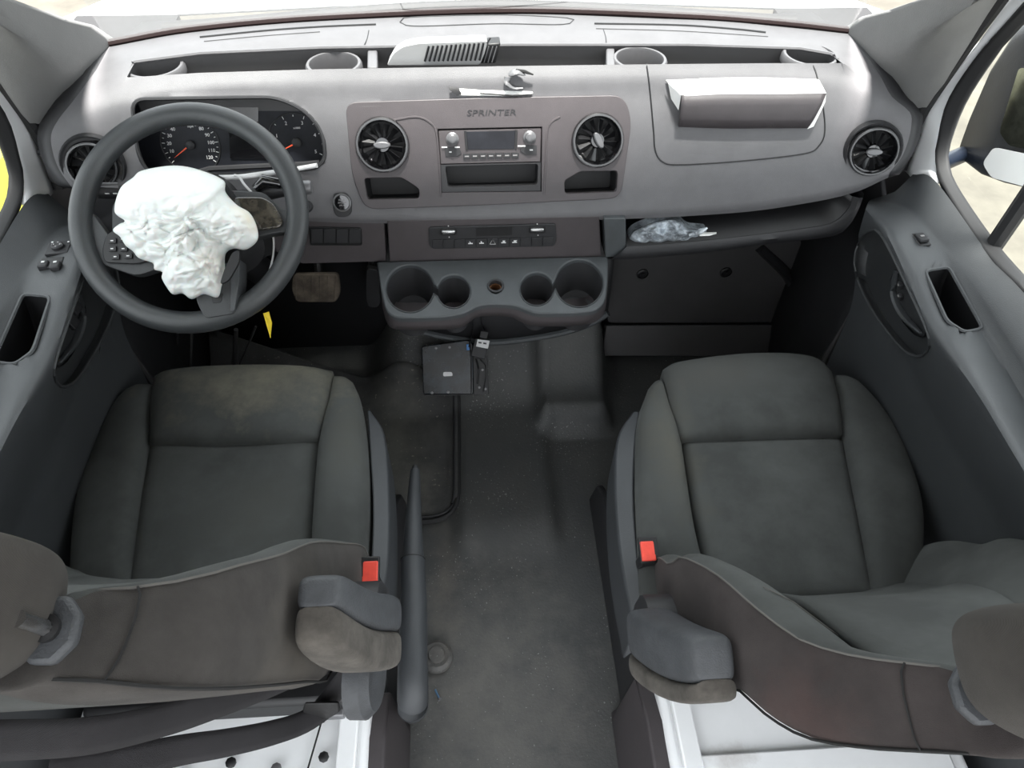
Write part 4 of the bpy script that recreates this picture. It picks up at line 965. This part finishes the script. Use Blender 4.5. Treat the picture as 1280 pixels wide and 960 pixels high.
ob('belt_tongue', prism([U(382, 877, d=.90), U(424, 876, d=.91), U(426, 888, d=.92), U(388, 912, d=.94), U(374, 908, d=.93)], (0, -.004, .006)), M['black'], bt, bevel=.002)
ob('recliner_cover', lathe([(.05, 0), (.05, .02), (.04, .03), (0, .032)], U(443, 845, x=-.21), (1, -.1, .1), 24), M['vinyl'], driver)
# floor clutter trims at the seat base rear, black bracket
for px, py, z in ((125, 893, .33), (150, 893, .33)):
    ob('bracket', box(U(px, py, z=z), (.02, .03, .03)), M['black'], driver, bevel=.003)

# ---- hand brake lever
hb = thing('parking_brake', "black parking brake lever lying forward beside the driver's seat", 'brake lever', (-.17, .45, .0))
gp = [U(519, 588, z=.325), U(517, 640, z=.33), U(516, 700, z=.33)]
ob('grip', tube(cat([gp[0], gp[1], gp[2]], 14), [.0095]+[.0105+.0007*k for k in range(14)], 16, flat=.9), M['shield'], hb)
ob('release_button', tube([U(519, 583, z=.325), U(519, 589, z=.325)], .006, 12), M['dark'], hb)
bp = [U(516, 699, z=.33), U(517, 760, z=.33), U(516, 820, z=.33), U(516, 862, z=.32), U(516, 878, z=.295), U(516, 884, z=.25), U(517, 880, z=.18), U(518, 872, z=.08), U(518, 868, z=.0)]
ob('lever_cover', tube(cat(bp, 30), [.0215+.004*min(1, k/14) for k in range(31)], 18, flat=.95), M['shield'], hb)
ob('grip_joint', tube([gp[2]+V((.0215*math.cos(t), 0, .0205*math.sin(t))) for t in [2*math.pi*k/24 for k in range(24)]], .0009, 5, True), M['seam'], hb)
bc = U(546, 820, z=.012)
ob('bolt_cover', lathe([(.034, -.004), (.033, .006), (.026, .012), (.018, .010), (.016, .016), (0, .017)], (bc.x, bc.y, .008), (0, 0, 1), 28), M['floor'], label='round rubber bolt cover on the floor beside the parking brake', cat_='cover')
sc = U(547, 868, z=.008)
s1 = thing('screw', 'small blue-grey loose screw on the rubber floor beside the parking brake', 'screw', tuple(sc))
ob('shank', tube([U(544, 862, z=.0125), U(549, 873, z=.0125)], .0022, 8), mat('blued_steel', (.12, .22, .35), .35, metal=.6), s1)
ob('head', tube([U(549, 873, z=.0135), U(550, 875, z=.0135)], .0042, 10), M['silver'], s1)
# ================================================================ steering wheel, column, airbag
e_ = math.radians(52); WC = V((-.4935, 1.0, .8145)); wn = V((0, -math.cos(e_), math.sin(e_))); wu = V((1, 0, 0)); wv = V((0, math.sin(e_), math.cos(e_)))
WP = (WC, wn); wq = lambda a, b, off=0: U(a, b, pl=WP, off=off)
sw = thing('steering_wheel', 'black steering wheel with a burst airbag hanging from its hub', 'steering wheel', tuple(WC))
ob('rim', tube([WC+wu*.1705*math.cos(t)+wv*.1705*math.sin(t) for t in [2*math.pi*k/72 for k in range(72)]], .0178, 16, True, up=tuple(wn)), M['rim'], sw, ang=80)
def wpl(nm, pts, off, th, mt, rr=6, bv=.003, par=None, **k):
    pp = [wq(p.x, p.y, off) for p in rnd([V(c+(0,)) for c in pts], rr)]
    return ob(nm, prism(pp, -wn*th), mt, par or sw, bevel=bv, seg=3, **k)
wpl('spoke', [(112, 262), (140, 300), (140, 252), (172, 240), (210, 262), (215, 330), (170, 345), (126, 330), (104, 300), (100, 270)], .0, .02, M['door2'], 10)
wpl('spoke', [(270, 236), (330, 240), (352, 262), (372, 262), (374, 292), (352, 290), (300, 300), (260, 300)], .0, .02, M['door2'], 8)
wpl('spoke', [(238, 345), (300, 322), (300, 352), (293, 392), (256, 398), (247, 380)], .020, .034, M['door2'], 5)
wpl('spoke_cutout', [(263, 368), (279, 366), (276, 378), (266, 379)], .0208, .003, M['black'], 2, .0005)
wpl('spoke_rib', [(289, 318), (299, 315), (299, 350), (293, 388), (288, 390)], .024, .006, M['door'], 2, .002)
ob('hub', lathe([(.075, -.05), (.085, -.02), (.078, .004), (0, .01)], WC, wn, 32), M['black'], sw)
lpad = wpl('button_pad', [(133, 292), (150, 284), (185, 300), (190, 325), (170, 330), (130, 328), (127, 312)], .006, .006, M['black'], 6, .002)
for k, (a, b) in enumerate(((135, 301), (148, 299), (135, 311), (149, 311), (139, 321), (155, 320), (168, 318))):
    wpl('pad_button', [(a, b-3.6), (a+10, b-4), (a+10, b+2.8), (a, b+3.2)], .009, .002, M['black'], 1.5, .0006, lpad)
    wpl('button_mark', [(a+3, b-.8), (a+6.5, b-1), (a+6.5, b+.3), (a+3, b+.4)], .0098, .0004, M['print'], .3, 0, lpad)
wpl('button_pad', [(292, 246), (328, 246), (342, 254), (354, 276), (350, 284), (300, 291), (288, 280)], .008, .007, mat('smoky_gloss', (.03, .026, .02), .06, var=.9, vscale=35, coat=1), 6, .002)
# airbag: crumpled cloth
out = [(143, 264), (150, 236), (166, 222), (178, 213), (215, 207), (245, 211), (279, 225), (282, 240), (296, 256), (312, 266), (321, 283), (322, 300), (308, 312), (292, 311), (282, 318), (281, 340), (277, 358), (272, 372), (255, 368), (240, 374), (228, 367), (216, 368), (207, 357), (202, 347), (203, 340), (193, 337), (191, 329), (174, 323), (166, 314), (157, 307), (150, 296), (141, 288), (149, 280), (156, 276)]
oc = cat([V(p+(0,)) for p in out], 220, True); cx0, cy0 = 228, 283
rings = []
def fold(a, b):
    p = V((a*.022, b*.022, 1.7)); h = 0
    wx = a+9*noise.noise(p*1.3); wy = b+9*noise.noise(p*1.3+V((5, 0, 0)))
    q1 = V((wx*.018, wy*.045, .3)); q2 = V((wx*.05+wy*.03, wy*.03-wx*.02, 4.)); q3 = V((wx*.11, wy*.09, 8.))
    f1 = noise.voronoi(V((wx*.021+wy*.012, wy*.042-wx*.010, .3)))[0]; f2 = noise.voronoi(V((wx*.045-wy*.02, wy*.075+wx*.03, 4.)))[0]; f3 = noise.voronoi(V((wx*.12, wy*.15, 8.)))[0]
    h += 1.5*min(.5, f1[1]-f1[0])+1.0*min(.45, f2[1]-f2[0])+.28*f3[0]+.5*noise.noise(q1)
    return h
for side in (1, -1):
    sr = []
    NS = 60
    for i in range(NS+1):
        s_ = 1-i/NS
        r_ = []
        for k, p in enumerate(oc):
            a = cx0+(p.x-cx0)*s_; b = cy0+(p.y-cy0)*s_
            dome = (1-s_**2.6)**.55
            if side > 0:
                low = max(0, min(1, (b-245)/45)); 
                up_b = .062+.014*math.sin(a*.03)
                h = .020+dome*(up_b*(1-.35*low)+.026*low*(fold(a, b)-.5)+.006*(1-low)*fold(a, b)*.6)
                h += dome*.022*max(0, 1-((a-300)**2+(b-288)**2)/700)
            else: h = .020-dome*.012
            r_.append(wq(a, b, max(h, .006)))
        sr.append(r_)
    rings.append(sr)
r_all = list(reversed(rings[0]))+rings[1][1:]
ob('deployed_airbag', loft(r_all), M['bag'], sw, ang=100, label='crumpled white airbag cloth spilled out of the hub')
ob('airbag_cover', prism([wq(p.x, p.y, .045) for p in rnd([V(c+(0,)) for c in ((292, 316), (301, 313), (300, 330), (287, 352), (276, 357), (281, 340))], 5)], wn*.006), M['black'], sw, bevel=.003, seg=3, label='torn flap of the hub cover')
# column with shroud and stalks
col = thing('steering_column', 'dark steering column shroud with two stalks behind the wheel', 'steering column', (-.50, 1.10, .72))
ob('shroud', loft([[WC-wn*dd+wu*rx*math.cos(t)+wv*rz*math.sin(t) for t in [2*math.pi*k/28 for k in range(28)]] for dd, rx, rz in ((.045, .055, .05), (.055, .075, .062), (.12, .078, .06), (.20, .06, .05))]), M['dark'], col, ang=60)
ob('column_tube', tube([WC-wn*.19, WC-wn*.46], .03, 14), M['black'], col)
sp_ = [wq(180, 240, -.06), wq(155, 239, -.045), wq(122, 239, -.03)]
lst = ob('stalk', tube(sp_, [.011, .012, .0125], 14), M['dark'], col, label='left stalk with printed symbols')
ob('stalk_end', tube([wq(123, 233, -.025), wq(148, 233, -.035)], .0065, 10), M['silver'], lst)
for a in (134, 144): ob('stalk_mark', box(wq(a, 242, -.022), (.006, .0012, .003), wn), M['print'], lst)
rst = ob('stalk', tube([wq(300, 250, -.06), wq(340, 240, -.045), wq(366, 236, -.035)], [.016, .012, .010], 14), M['dark'], col, label='right stalk')
ob('stalk_end', lathe([(0, .008), (.010, .007), (.0115, .004), (.011, -.022), (.009, -.03)], wq(384, 234, -.04), (1, 0, .0), 18), M['silver'], rst)
ob('selector', tube([wq(318, 236, -.03), wq(330, 226, -.03), wq(352, 230, -.03)], [.006, .011, .009], 12), M['gloss'], col)
# thin white tube along the lower cluster edge, cords, tag
ob('white_tube', tube(cat([wq(272, 222, -.028), wq(300, 221, -.028), (wq(330, 217, -.035)), on_dash(366, 211, .010)[0], on_dash(397, 206, .006)[0]], 20), .0042, 8), mat('plain_white', (.75, .75, .75), .4), label='thin white tube along the lower cluster edge', cat_='strip')
ob('cord', tube(cat([wq(293, 219, -.02), wq(299, 221, -.018), wq(305, 230, -.02), wq(314, 240, -.022)], 14), .0022, 6), M['print'], label='short white cord looped over the white tube behind the wheel', cat_='cord')
ob('cable', tube(cat([wq(338, 286, -.02), wq(342, 300, -.02), wq(341, 322, -.02), wq(334, 345, -.015), wq(320, 364, -.01), wq(308, 372, -.008), wq(299, 374, -.008)], 40), .0017, 6), M['print'], label='thin white cable curving down inside the right half of the wheel', cat_='cable')
cn = thing('connector', 'small white and black plug hanging at the bottom of the wheel', 'connector', tuple(wq(305, 373, -.01)))
ob('plug_body', box(wq(300, 374, -.008), (.012, .010, .008), wn), M['paper'], cn, bevel=.001); ob('plug_socket', box(wq(311, 371, -.008), (.008, .014, .008), wn), M['black'], cn, bevel=.001)
ob('paper_tag', prism([wq(329, 392, -.03), wq(336, 390, -.03), wq(340, 404, -.035), wq(338, 423, -.05)], V((0, .0008, 0))), M['yellow'], label='narrow yellow tag hanging below the wheel rim', cat_='tag', smooth=False)
# footwell lines: column universal, bundles, hanging left of the pedals
for k, (a, b, c) in enumerate((((222, 400), (222, 430), .0035), ((240, 400), (237, 466), .006), ((295, 412), (293, 455), .008), ((320, 408), (300, 455), .004))):
    ob('footwell_rod', tube([U(a[0], a[1], y=1.28), U(b[0], b[1], y=1.30)], c*.7, 8), M['kick'], col)

# ---- pedals
pb = thing('brake_pedal', 'wide worn ribbed brake pedal in the footwell', 'pedal', tuple(U(395, 372, y=1.38)))
pp = [U(p.x, p.y, y=1.38) for p in rnd([V(c+(0,)) for c in ((366, 343), (422, 342), (425, 366), (420, 378), (370, 378), (364, 362))], 5)]
ob('pedal_pad', prism(pp, (0, .02, -.01)), M['pedal'], pb, bevel=.003)
for k in range(6): ob('pad_rib', tube([U(369+k*10, 346, y=1.378), U(370+k*9.6, 374, y=1.378)], .0016, 5), M['pedal'], pb)
ob('pedal_arm', tube([U(400, 350, y=1.40), V((-.41, 1.47, .62))], .010, 8), M['black'], pb)
pa = thing('accelerator_pedal', 'narrow dark accelerator pedal right of the brake pedal', 'pedal', tuple(U(466, 372, y=1.40)))
ob('pedal_pad', prism([U(p.x, p.y, y=1.40) for p in rnd([V(c+(0,)) for c in ((458, 335), (473, 338), (476, 378), (472, 385), (460, 384), (457, 372))], 4)], (0, .015, 0)), M['dark'], pa, bevel=.003)
ob('pedal_arm', tube([U(466, 340, y=1.42), V((-.30, 1.50, .60))], .008, 8), M['black'], pa)

# ---- footwell mat
zm = .012
mo = [(573, 470), (573, 622), (566, 640), (548, 651), (487, 653)]
mp_ = [U(a, b, z=.016) for a, b in mo]
edge = cat([V((-.095, 1.31, .05)), V((-.095, 1.24, .022)), U(573, 520, z=.018), U(573, 600, z=.018), U(572, 625, z=.016), U(562, 643, z=.014), U(545, 651, z=.014), U(515, 653, z=.014), V((-.30, .915, .014)), V((-.50, .915, .014)), V((-.76, .915, .014))], 70)
mv_, mf_ = [], []
rows = []
for p in edge: rows.append([V((p.x, p.y, p.z+.004))])
cols = 26
mrows = []
for p in edge:
    r_ = []
    for k in range(cols+1):
        t = k/cols; tgt = V((-.78, 1.50, 0))
        x = p.x+(tgt.x-p.x)*t; y = p.y+(tgt.y-p.y)*t
        z = max(fz(x, y), 0)+.006+.10*sst(1.36, 1.52, y)
        r_.append(V((x, y, z)))
    mrows.append(r_)
fm = thing('floor_mat', "dusty black rubber mat in the driver's footwell with a raised rim", 'floor mat', (-.35, 1.15, 0))
ob('mat_sheet', grid(mrows), M['mat'], fm, solid=.004, ang=80)
ob('mat_rim', tube([V((p.x, p.y, max(fz(p.x, p.y), p.z)+.002)) for p in edge], .0065, 8), M['rubber'], fm)
ob('mat_rim', tube([V((p.x-.010*(1 if p.y > .95 else .0), p.y+(.012 if p.y < .95 else 0), max(fz(p.x, p.y), p.z)+.003)) for p in edge], .004, 8), M['dark'], fm)

# ---- cup holder console
KP = plane((0, 1.0, .578), (0, -.15, 1)); kq = lambda a, b, off=0: U(a, b, pl=KP, off=off)
con = thing('cup_holder_console', 'grey moulded console with four cup wells below the centre stack', 'cup holder', (0, 1.07, .50))
co = [(471, 327), (760, 320), (760, 345), (757, 372), (750, 383), (738, 389), (705, 391), (672, 391), (658, 387), (640, 381), (612, 380), (596, 383), (580, 391), (560, 395), (547, 396), (510, 397), (492, 395), (482, 386), (476, 362)]
cor = cat([V(c+(0,)) for c in co[2:]], 60)
outl = [(p.x, p.y) for p in cor]+[(471, 327), (760, 320)]
def well2(ax, ay, ar, bx, by, br, nk=6.5):
    import math as mm
    sg = 1 if bx > ax else -1
    da = mm.degrees(mm.asin(nk/ar)); db = mm.degrees(mm.asin(nk/br))
    A = circ(ax, ay, ar, 36, None, (da if sg > 0 else 180+da), (360-da if sg > 0 else 540-da))
    B = circ(bx, by, br, 28, None, (180+db if sg > 0 else db), (540-db if sg > 0 else 360-db))
    return A+B
h1 = well2(512.5, 360.5, 30, 567, 364, 21); h2 = well2(724, 354, 30, 671, 361, 21)
hs = circ(619.5, 357.5, 9, 24)
kn = KP[1]
ob('console_top', plate([kq(*p) for p in outl], [[kq(*p) for p in h1], [kq(*p) for p in h2], [kq(*p) for p in hs]], -kn*.012, -kn*.010), M['console'], con, bevel=.0028, ang=45)
fr = [kq(p.x, p.y, -.004) for p in cor]
low_ = [(758, 377), (755, 392), (745, 402), (730, 406), (700, 408), (665, 407), (650, 402), (635, 396), (600, 396), (588, 402), (575, 410), (545, 412), (497, 412), (484, 404), (478, 384)]
lw = [U(p.x, p.y, y=.0+fr[i].y+.004) for i, p in enumerate(cat([V(c+(0,)) for c in low_], 60))]
ob('console_front', grid([fr, [a.lerp(b, .5)+V((0, -.003, 0)) for a, b in zip(fr, lw)], lw, [p+V((0, .03, -.006)) for p in lw], [p+V((0, .09, -.01)) for p in lw]]), M['panel'], con, ang=70)
for (hole, cx_, cy_, r1, dep) in ((h1, 0, 0, 0, .072), (h2, 0, 0, 0, .072)):
    tp_ = [kq(*p, -.004) for p in hole]
    cA, cB = (kq(512.5, 360.5), kq(567, 364)) if hole is h1 else (kq(724, 354), kq(671, 361))
    r2 = []
    for i, p in enumerate(tp_):
        c_ = cA if i < 36 else cB; r2.append(c_+(p-c_)*.86+V((0, 0, -dep)))
    v, f = grid([tp_, [a.lerp(b, .5) for a, b in zip(tp_, r2)], r2], True)
    ob('cup_well', (v, f), M['dark'], con, ang=50)
    for c_, r_ in ((cA, .045), (cB, .032)):
        ob('well_floor', lathe([(r_*.93, 0), (r_*.55, -.001), (r_*.52, .002), (r_*.46, .002), (r_*.44, -.001), (0, -.001)], c_+V((0, 0, -dep)), (0, 0, 1), 28), M['console'], con)
    ob('well_rim', tube(tp_, .0012, 5, True), M['door'], con)
so_ = kq(619.5, 357.5)
ob('power_socket', lathe([(.0165, .0005), (.0155, .002), (.0128, .002), (.012, -.03), (0, -.03)], so_, kn, 28), M['dark'], con); ob('socket_core', lathe([(.0115, -.006), (.0100, -.006), (.0100, -.028)], so_, kn, 24), mat('socket_metal', (.25, .12, .06), .4, metal=.7), con)
# base of the stack under the console: curved trim
arc = cat([U(486, 395, z=.25), U(520, 409, z=.21), U(570, 420, z=.19), U(620, 424, z=.18), U(690, 415, z=.19), U(735, 402, z=.22), U(760, 388, z=.26)], 40)
ob('console_skirt', grid([arc, [V((p.x, p.y+.005, p.z+.06)) for p in arc], [V((p.x*.97, p.y-.01, .50)) for p in arc]]), M['dark'], con, solid=.004, ang=80)
ob('skirt_lip', tube([p+V((0, -.006, -.004)) for p in arc], .009, 8), M['console'], con)
# ---- loose electronics below the console
MP = plane((0, 1.235, .10), (0, -.72, .69)); mq = lambda a, b, off=.0: U(a, b, pl=MP, off=off)
md = thing('control_module', 'glossy black rectangular module dangling by wires in front of the console base', 'electronic module', tuple(mq(562, 490)))
ob('module_face', prism([mq(p.x, p.y) for p in rnd([V(c+(0,)) for c in ((527, 433), (585, 425), (591, 430), (592, 493), (529, 493))], 3)], -MP[1]*.018), M['board'], md, bevel=.002)
ob('module_bracket', prism([mq(591, 440, -.008), mq(609, 446, -.008), mq(611, 493, -.008), mq(592, 494, -.008)], -MP[1]*.006), M['black'], md, bevel=.001)
ob('module_edge', tube([mq(587, 426, .001), mq(589, 450, .001), mq(589, 493, .001), mq(530, 494, .001)], .0022, 6), M['dark'], md)
ob('rating_sticker', prism([mq(p.x, p.y, .0006) for p in rnd([V(c+(0,)) for c in ((554, 465), (565, 465), (566, 470), (554, 470.5))], 2)], MP[1]*.0003), M['print'], md, smooth=False)
for a, b in ((562, 434), (560, 490), (599, 484), (607, 486), (603, 462), (540, 491), (545, 435)):
    ob('screw_head', lathe([(.0035, 0), (.0035, .002), (0, .0028)], mq(a, b, .001 if a < 590 else -.007), MP[1], 10), M['silver'], md)
ob('blue_plug', box(mq(585, 434, .008), (.008, .016, .008), MP[1]), M['blue'], md, bevel=.001)
pg = thing('relay_plug', 'black plug with a white sticker hanging beside the dangling module', 'connector', tuple(mq(600, 447, .02)))
pg_ax = (V((.96, .2, .16)).normalized(),)
ob('plug_housing', prism([mq(594, 423, .03), mq(612, 426, .03), mq(606, 449, .03), (mq(588, 445, .03))], -MP[1]*.02), M['dark'], pg, bevel=.002)
ob('plug_neck', prism([mq(601, 413, .03), mq(611, 415, .03), mq(609, 424, .03), mq(599, 422, .03)], -MP[1]*.014), M['black'], pg, bevel=.0015)
ob('sticker', prism([mq(597, 424, .0306), mq(612, 426, .0306), mq(610, 436, .0306), mq(595, 433, .0306)], MP[1]*.0003), M['print'], pg, smooth=False)
for k in range(2): ob('sticker_print', prism([mq(598+k*6, 427+k, .0312), mq(602+k*6, 427.6+k, .0312), mq(602+k*6, 429.6+k, .0312), mq(598+k*6, 429+k, .0312)], MP[1]*.0002), M['dark'], pg, smooth=False)
wl = [([U(590, 396, y=1.17), mq(591, 410, .02), mq(588, 425, .012), mq(586, 434, .012)], .0016), ([U(601, 394, y=1.17), mq(602, 404, .03), mq(606, 414, .03)], .0016), ([mq(600, 449, .02), mq(607, 458, .004), mq(607, 475, .0), mq(604, 490, .0)], .0014), ([mq(595, 449, .02), mq(598, 462, .002), mq(597, 480, -.002)], .0022)]
for k, (p_, r_) in enumerate(wl):
    ob('wire', tube(cat(p_, 16), r_, 6), M['black'], md if k != 1 else pg)

# ---- things on the shelf and on the dashboard
film = thing('plastic_bag', 'crumpled clear plastic bag stuffed in the open shelf', 'bag', tuple(U(830, 303, y=1.16)))
bo = cat([V(c+(0,)) for c in ((787, 302), (790, 290), (810, 280), (832, 274), (850, 276), (862, 285), (884, 288), (876, 296), (868, 303), (840, 305), (810, 307))], 70, True)
rr = []
for i in range(22):
    s_ = 1-i/22; r_ = []
    for p in bo:
        a = 832+(p.x-832)*s_; b = 293+(p.y-293)*s_
        r_.append(U(a, b, y=1.165-.035*(1-s_**2)**.5+.016*noise.noise(V((a*.13, b*.2, 2)))*(1-s_)**.3))
    rr.append(r_)
back_ = [[p+V((0, .02, .0)) for p in rr[0]]]
ob('bag_film', loft(list(reversed(rr))+back_), M['film'], film, ang=25)
ob('bag_knot', tube(cat([U(862, 294, y=1.13), U(872, 291, y=1.125), U(884, 285, y=1.13)], 8), [.004, .003, .004, .006, .005, .006, .004, .003, .002], 6), M['film'], film)
ob('white_strip', tube(cat([U(874, 293, y=1.15), U(905, 292, y=1.155), U(936, 289, y=1.16)], 12), .0055, 6, flat=.5), M['paper'], label='narrow white perforated strip lying in the open shelf', cat_='strip')
# torn passenger airbag cover flap
fl_ = thing('airbag_flap', 'dark torn cover flap standing open on the passenger side of the dashboard', 'cover flap', tuple(on_dash(935, 140)[0]))
ta = dline([(847, 119), (900, 117), (960, 118), (1024, 118)], .030, 30); tb = dline([(846, 158), (900, 160), (960, 160), (1007, 160)], .012, 30)
ob('flap_face', grid([ta, [a.lerp(b, .3)+V((0, -.004, .0)) for a, b in zip(ta, tb)], [a.lerp(b, .7)+V((0, -.003, 0)) for a, b in zip(ta, tb)], tb]), M['panel'], fl_, solid=.004, ang=80)
ob('flap_back', grid([ta, dline([(832, 100), (900, 98), (960, 98), (1022, 100)], .004, 30)]), M['paper'], fl_, solid=.002)
ob('torn_edge', prism([on_dash(1024, 118, .029)[0], on_dash(1026, 128, .02)[0], on_dash(1014, 158, .011)[0], on_dash(1006, 161, .012)[0], on_dash(1014, 145, .02)[0]], (0, .002, 0)), M['paper'], fl_, smooth=False)
ob('torn_edge', prism([on_dash(833, 104, .012)[0], on_dash(846, 118, .03)[0], on_dash(846, 138, .012)[0], on_dash(838, 124, .006)[0]], (0, .002, 0)), M['paper'], fl_, smooth=False)
# broken bits on top of the dashboard
pt = thing('trim_fragment', 'thin pale broken trim strip on top of the dashboard above the radio', 'trim piece', tuple(on_dash(610, 115)[0]))
ob('strip_face', prism([on_dash(563, 112, .006)[0], on_dash(600, 115, .006)[0], on_dash(666, 117, .004)[0], on_dash(640, 120, .004)[0], on_dash(570, 119, .006)[0]], (0, .004, .003)), M['paper'], pt, bevel=.0008)
ob('strip_clip', prism([on_dash(561, 111, .007)[0], on_dash(574, 113, .007)[0], on_dash(577, 118, .007)[0], on_dash(571, 119.5, .007)[0]], (0, .004, .004)), M['black'], pt, bevel=.0008)
ob('strip_edge', tube([on_dash(600, 116, .007)[0], on_dash(640, 119, .006)[0], on_dash(664, 117.5, .006)[0]], .0012, 5), M['seam'], pt)
kn_ = thing('hooked_fragment', 'curved grey plastic hook lying on the dashboard above the centre panel', 'trim piece', tuple(on_dash(648, 104)[0]))
ob('hook_body', tube(cat([on_dash(635, 96, .012)[0], on_dash(646, 94, .014)[0], on_dash(656, 96, .012)[0]], 10), [.003, .006, .008, .009, .009, .009, .008, .007, .006, .004, .002], 10, flat=.5), M['silver'], kn_)
ob('hook_tail', tube(cat([on_dash(634, 98, .010)[0], on_dash(634, 104, .008)[0], on_dash(642, 109, .006)[0], on_dash(653, 109, .006)[0]], 12), [.006, .006, .006, .007, .006, .006, .005, .005, .004, .004, .003, .002, .002], 8, flat=.5), M['silver'], kn_)
ob('hook_tip', tube([on_dash(644, 92, .016)[0], on_dash(655, 94, .016)[0], on_dash(666, 95.5, .012)[0]], [.002, .003, .0012], 6), M['seam'], kn_)
# slotted speaker grille box in the tray
bx = thing('slotted_cover', 'pale slotted plastic cover lying in the dashboard tray', 'cover', tuple(U(555, 84, y=1.29)))
ob('cover_body', prism([U(p.x, p.y, y=1.292) for p in rnd([V(c+(0,)) for c in ((483, 82), (492, 66), (504, 58), (524, 54), (610, 51), (606, 66), (600, 81))], 4)], (0, .05, -.01)), M['pale'], bx, bevel=.004, seg=3)
for k in range(13):
    x0 = 531+k*5.7; ob('slot', tube([U(x0, 76.5-k*.1, y=1.290), U(x0+5, 58-k*.35, y=1.290)], .0021, 6), M['black'], bx)
ob('cover_clip', prism([U(600, 80, y=1.298), U(609, 55, y=1.298), U(626, 54, y=1.298), U(620, 80, y=1.298)], (0, .03, 0)), M['black'], bx, bevel=.003)
for k in range(3): ob('clip_rib', tube([U(605+k*5, 78, y=1.296), U(611+k*5, 58, y=1.296)], .0012, 5), M['silver'], bx)
ob('cover_spike', tube([U(609, 54, y=1.292), U(613, 47, y=1.292)], .0015, 6), M['dark'], bx)

# ================================================================ outside
mr = thing('wing_mirror', 'dark door mirror outside the passenger window', 'mirror', (1.1, 1.35, .6))
mh = [(1310, 12), (1270, 42), (1236, 95), (1210, 155), (1198, 188), (1200, 200), (1226, 220), (1255, 231), (1310, 244)]
mm_ = [U(a, b, x=1.06) for a, b in mh]
ob('mirror_housing', loft([[p+V((0, 0, 0)) for p in mm_], [p+V((.02, .03, 0)) for p in mm_], [p+V((.14, .05, 0)) for p in mm_]]), M['mirbody'], mr, bevel=.012, seg=3)
ob('mirror_glass', prism([U(p.x, p.y, x=1.052) for p in rnd([V(c+(0,)) for c in ((1275, 84), (1250, 165), (1262, 182), (1300, 190), (1310, 90))], 6)], (-.002, 0, 0)), mat('mirror_view', (.25, .27, .22), .1, metal=1, var=.5, vscale=9), mr, smooth=False)
ob('mirror_glass', prism([U(p.x, p.y, x=1.052) for p in rnd([V(c+(0,)) for c in ((1229, 204), (1243, 184), (1300, 196), (1300, 238), (1240, 222))], 6)], (-.002, 0, 0)), M['print'], mr, smooth=False)  # white colour stands in for sky mirrored in the lower glass
ob('mirror_arm', tube([U(1206, 192, x=1.07), V((.885, 1.30, .66))], .018, 10), M['mirbody'], mr)
yc = thing('yellow_panel', "bright yellow painted surface seen low through the driver's window", 'panel', (-2.2, 2.2, -.6))
ob('upper_panel', box((-2.2, 2.15, -.12), (.9, .9, .5)), M['lime'], yc, bevel=.06, seg=3)
ob('lower_sill', box((-2.18, 2.15, -.48), (.84, .86, .26)), M['dark'], yc, bevel=.03)
hd_ = thing('bonnet', 'white van bonnet just beyond the windscreen', 'bonnet', (0, 1.9, .6))
ob('bonnet_panel', grid([[V((x*1.12, y, .915-(y-1.52)*.20-.05*abs(x)**2)) for x in (-.85, -.6, -.3, 0, .3, .6, .85)] for y in (1.73, 1.80, 1.9, 2.2, 2.6, 3.0)]), M['white'], hd_, solid=.01)  # stretched and flattened so white fills the windscreen in place of overexposed ground
ob('wiper_cowl', tube(cat([V((-.62, 1.47, .925)), V((0, 1.54, .935)), V((.62, 1.47, .925))], 20), .012, 8, flat=.5), M['rubber'], hd_)
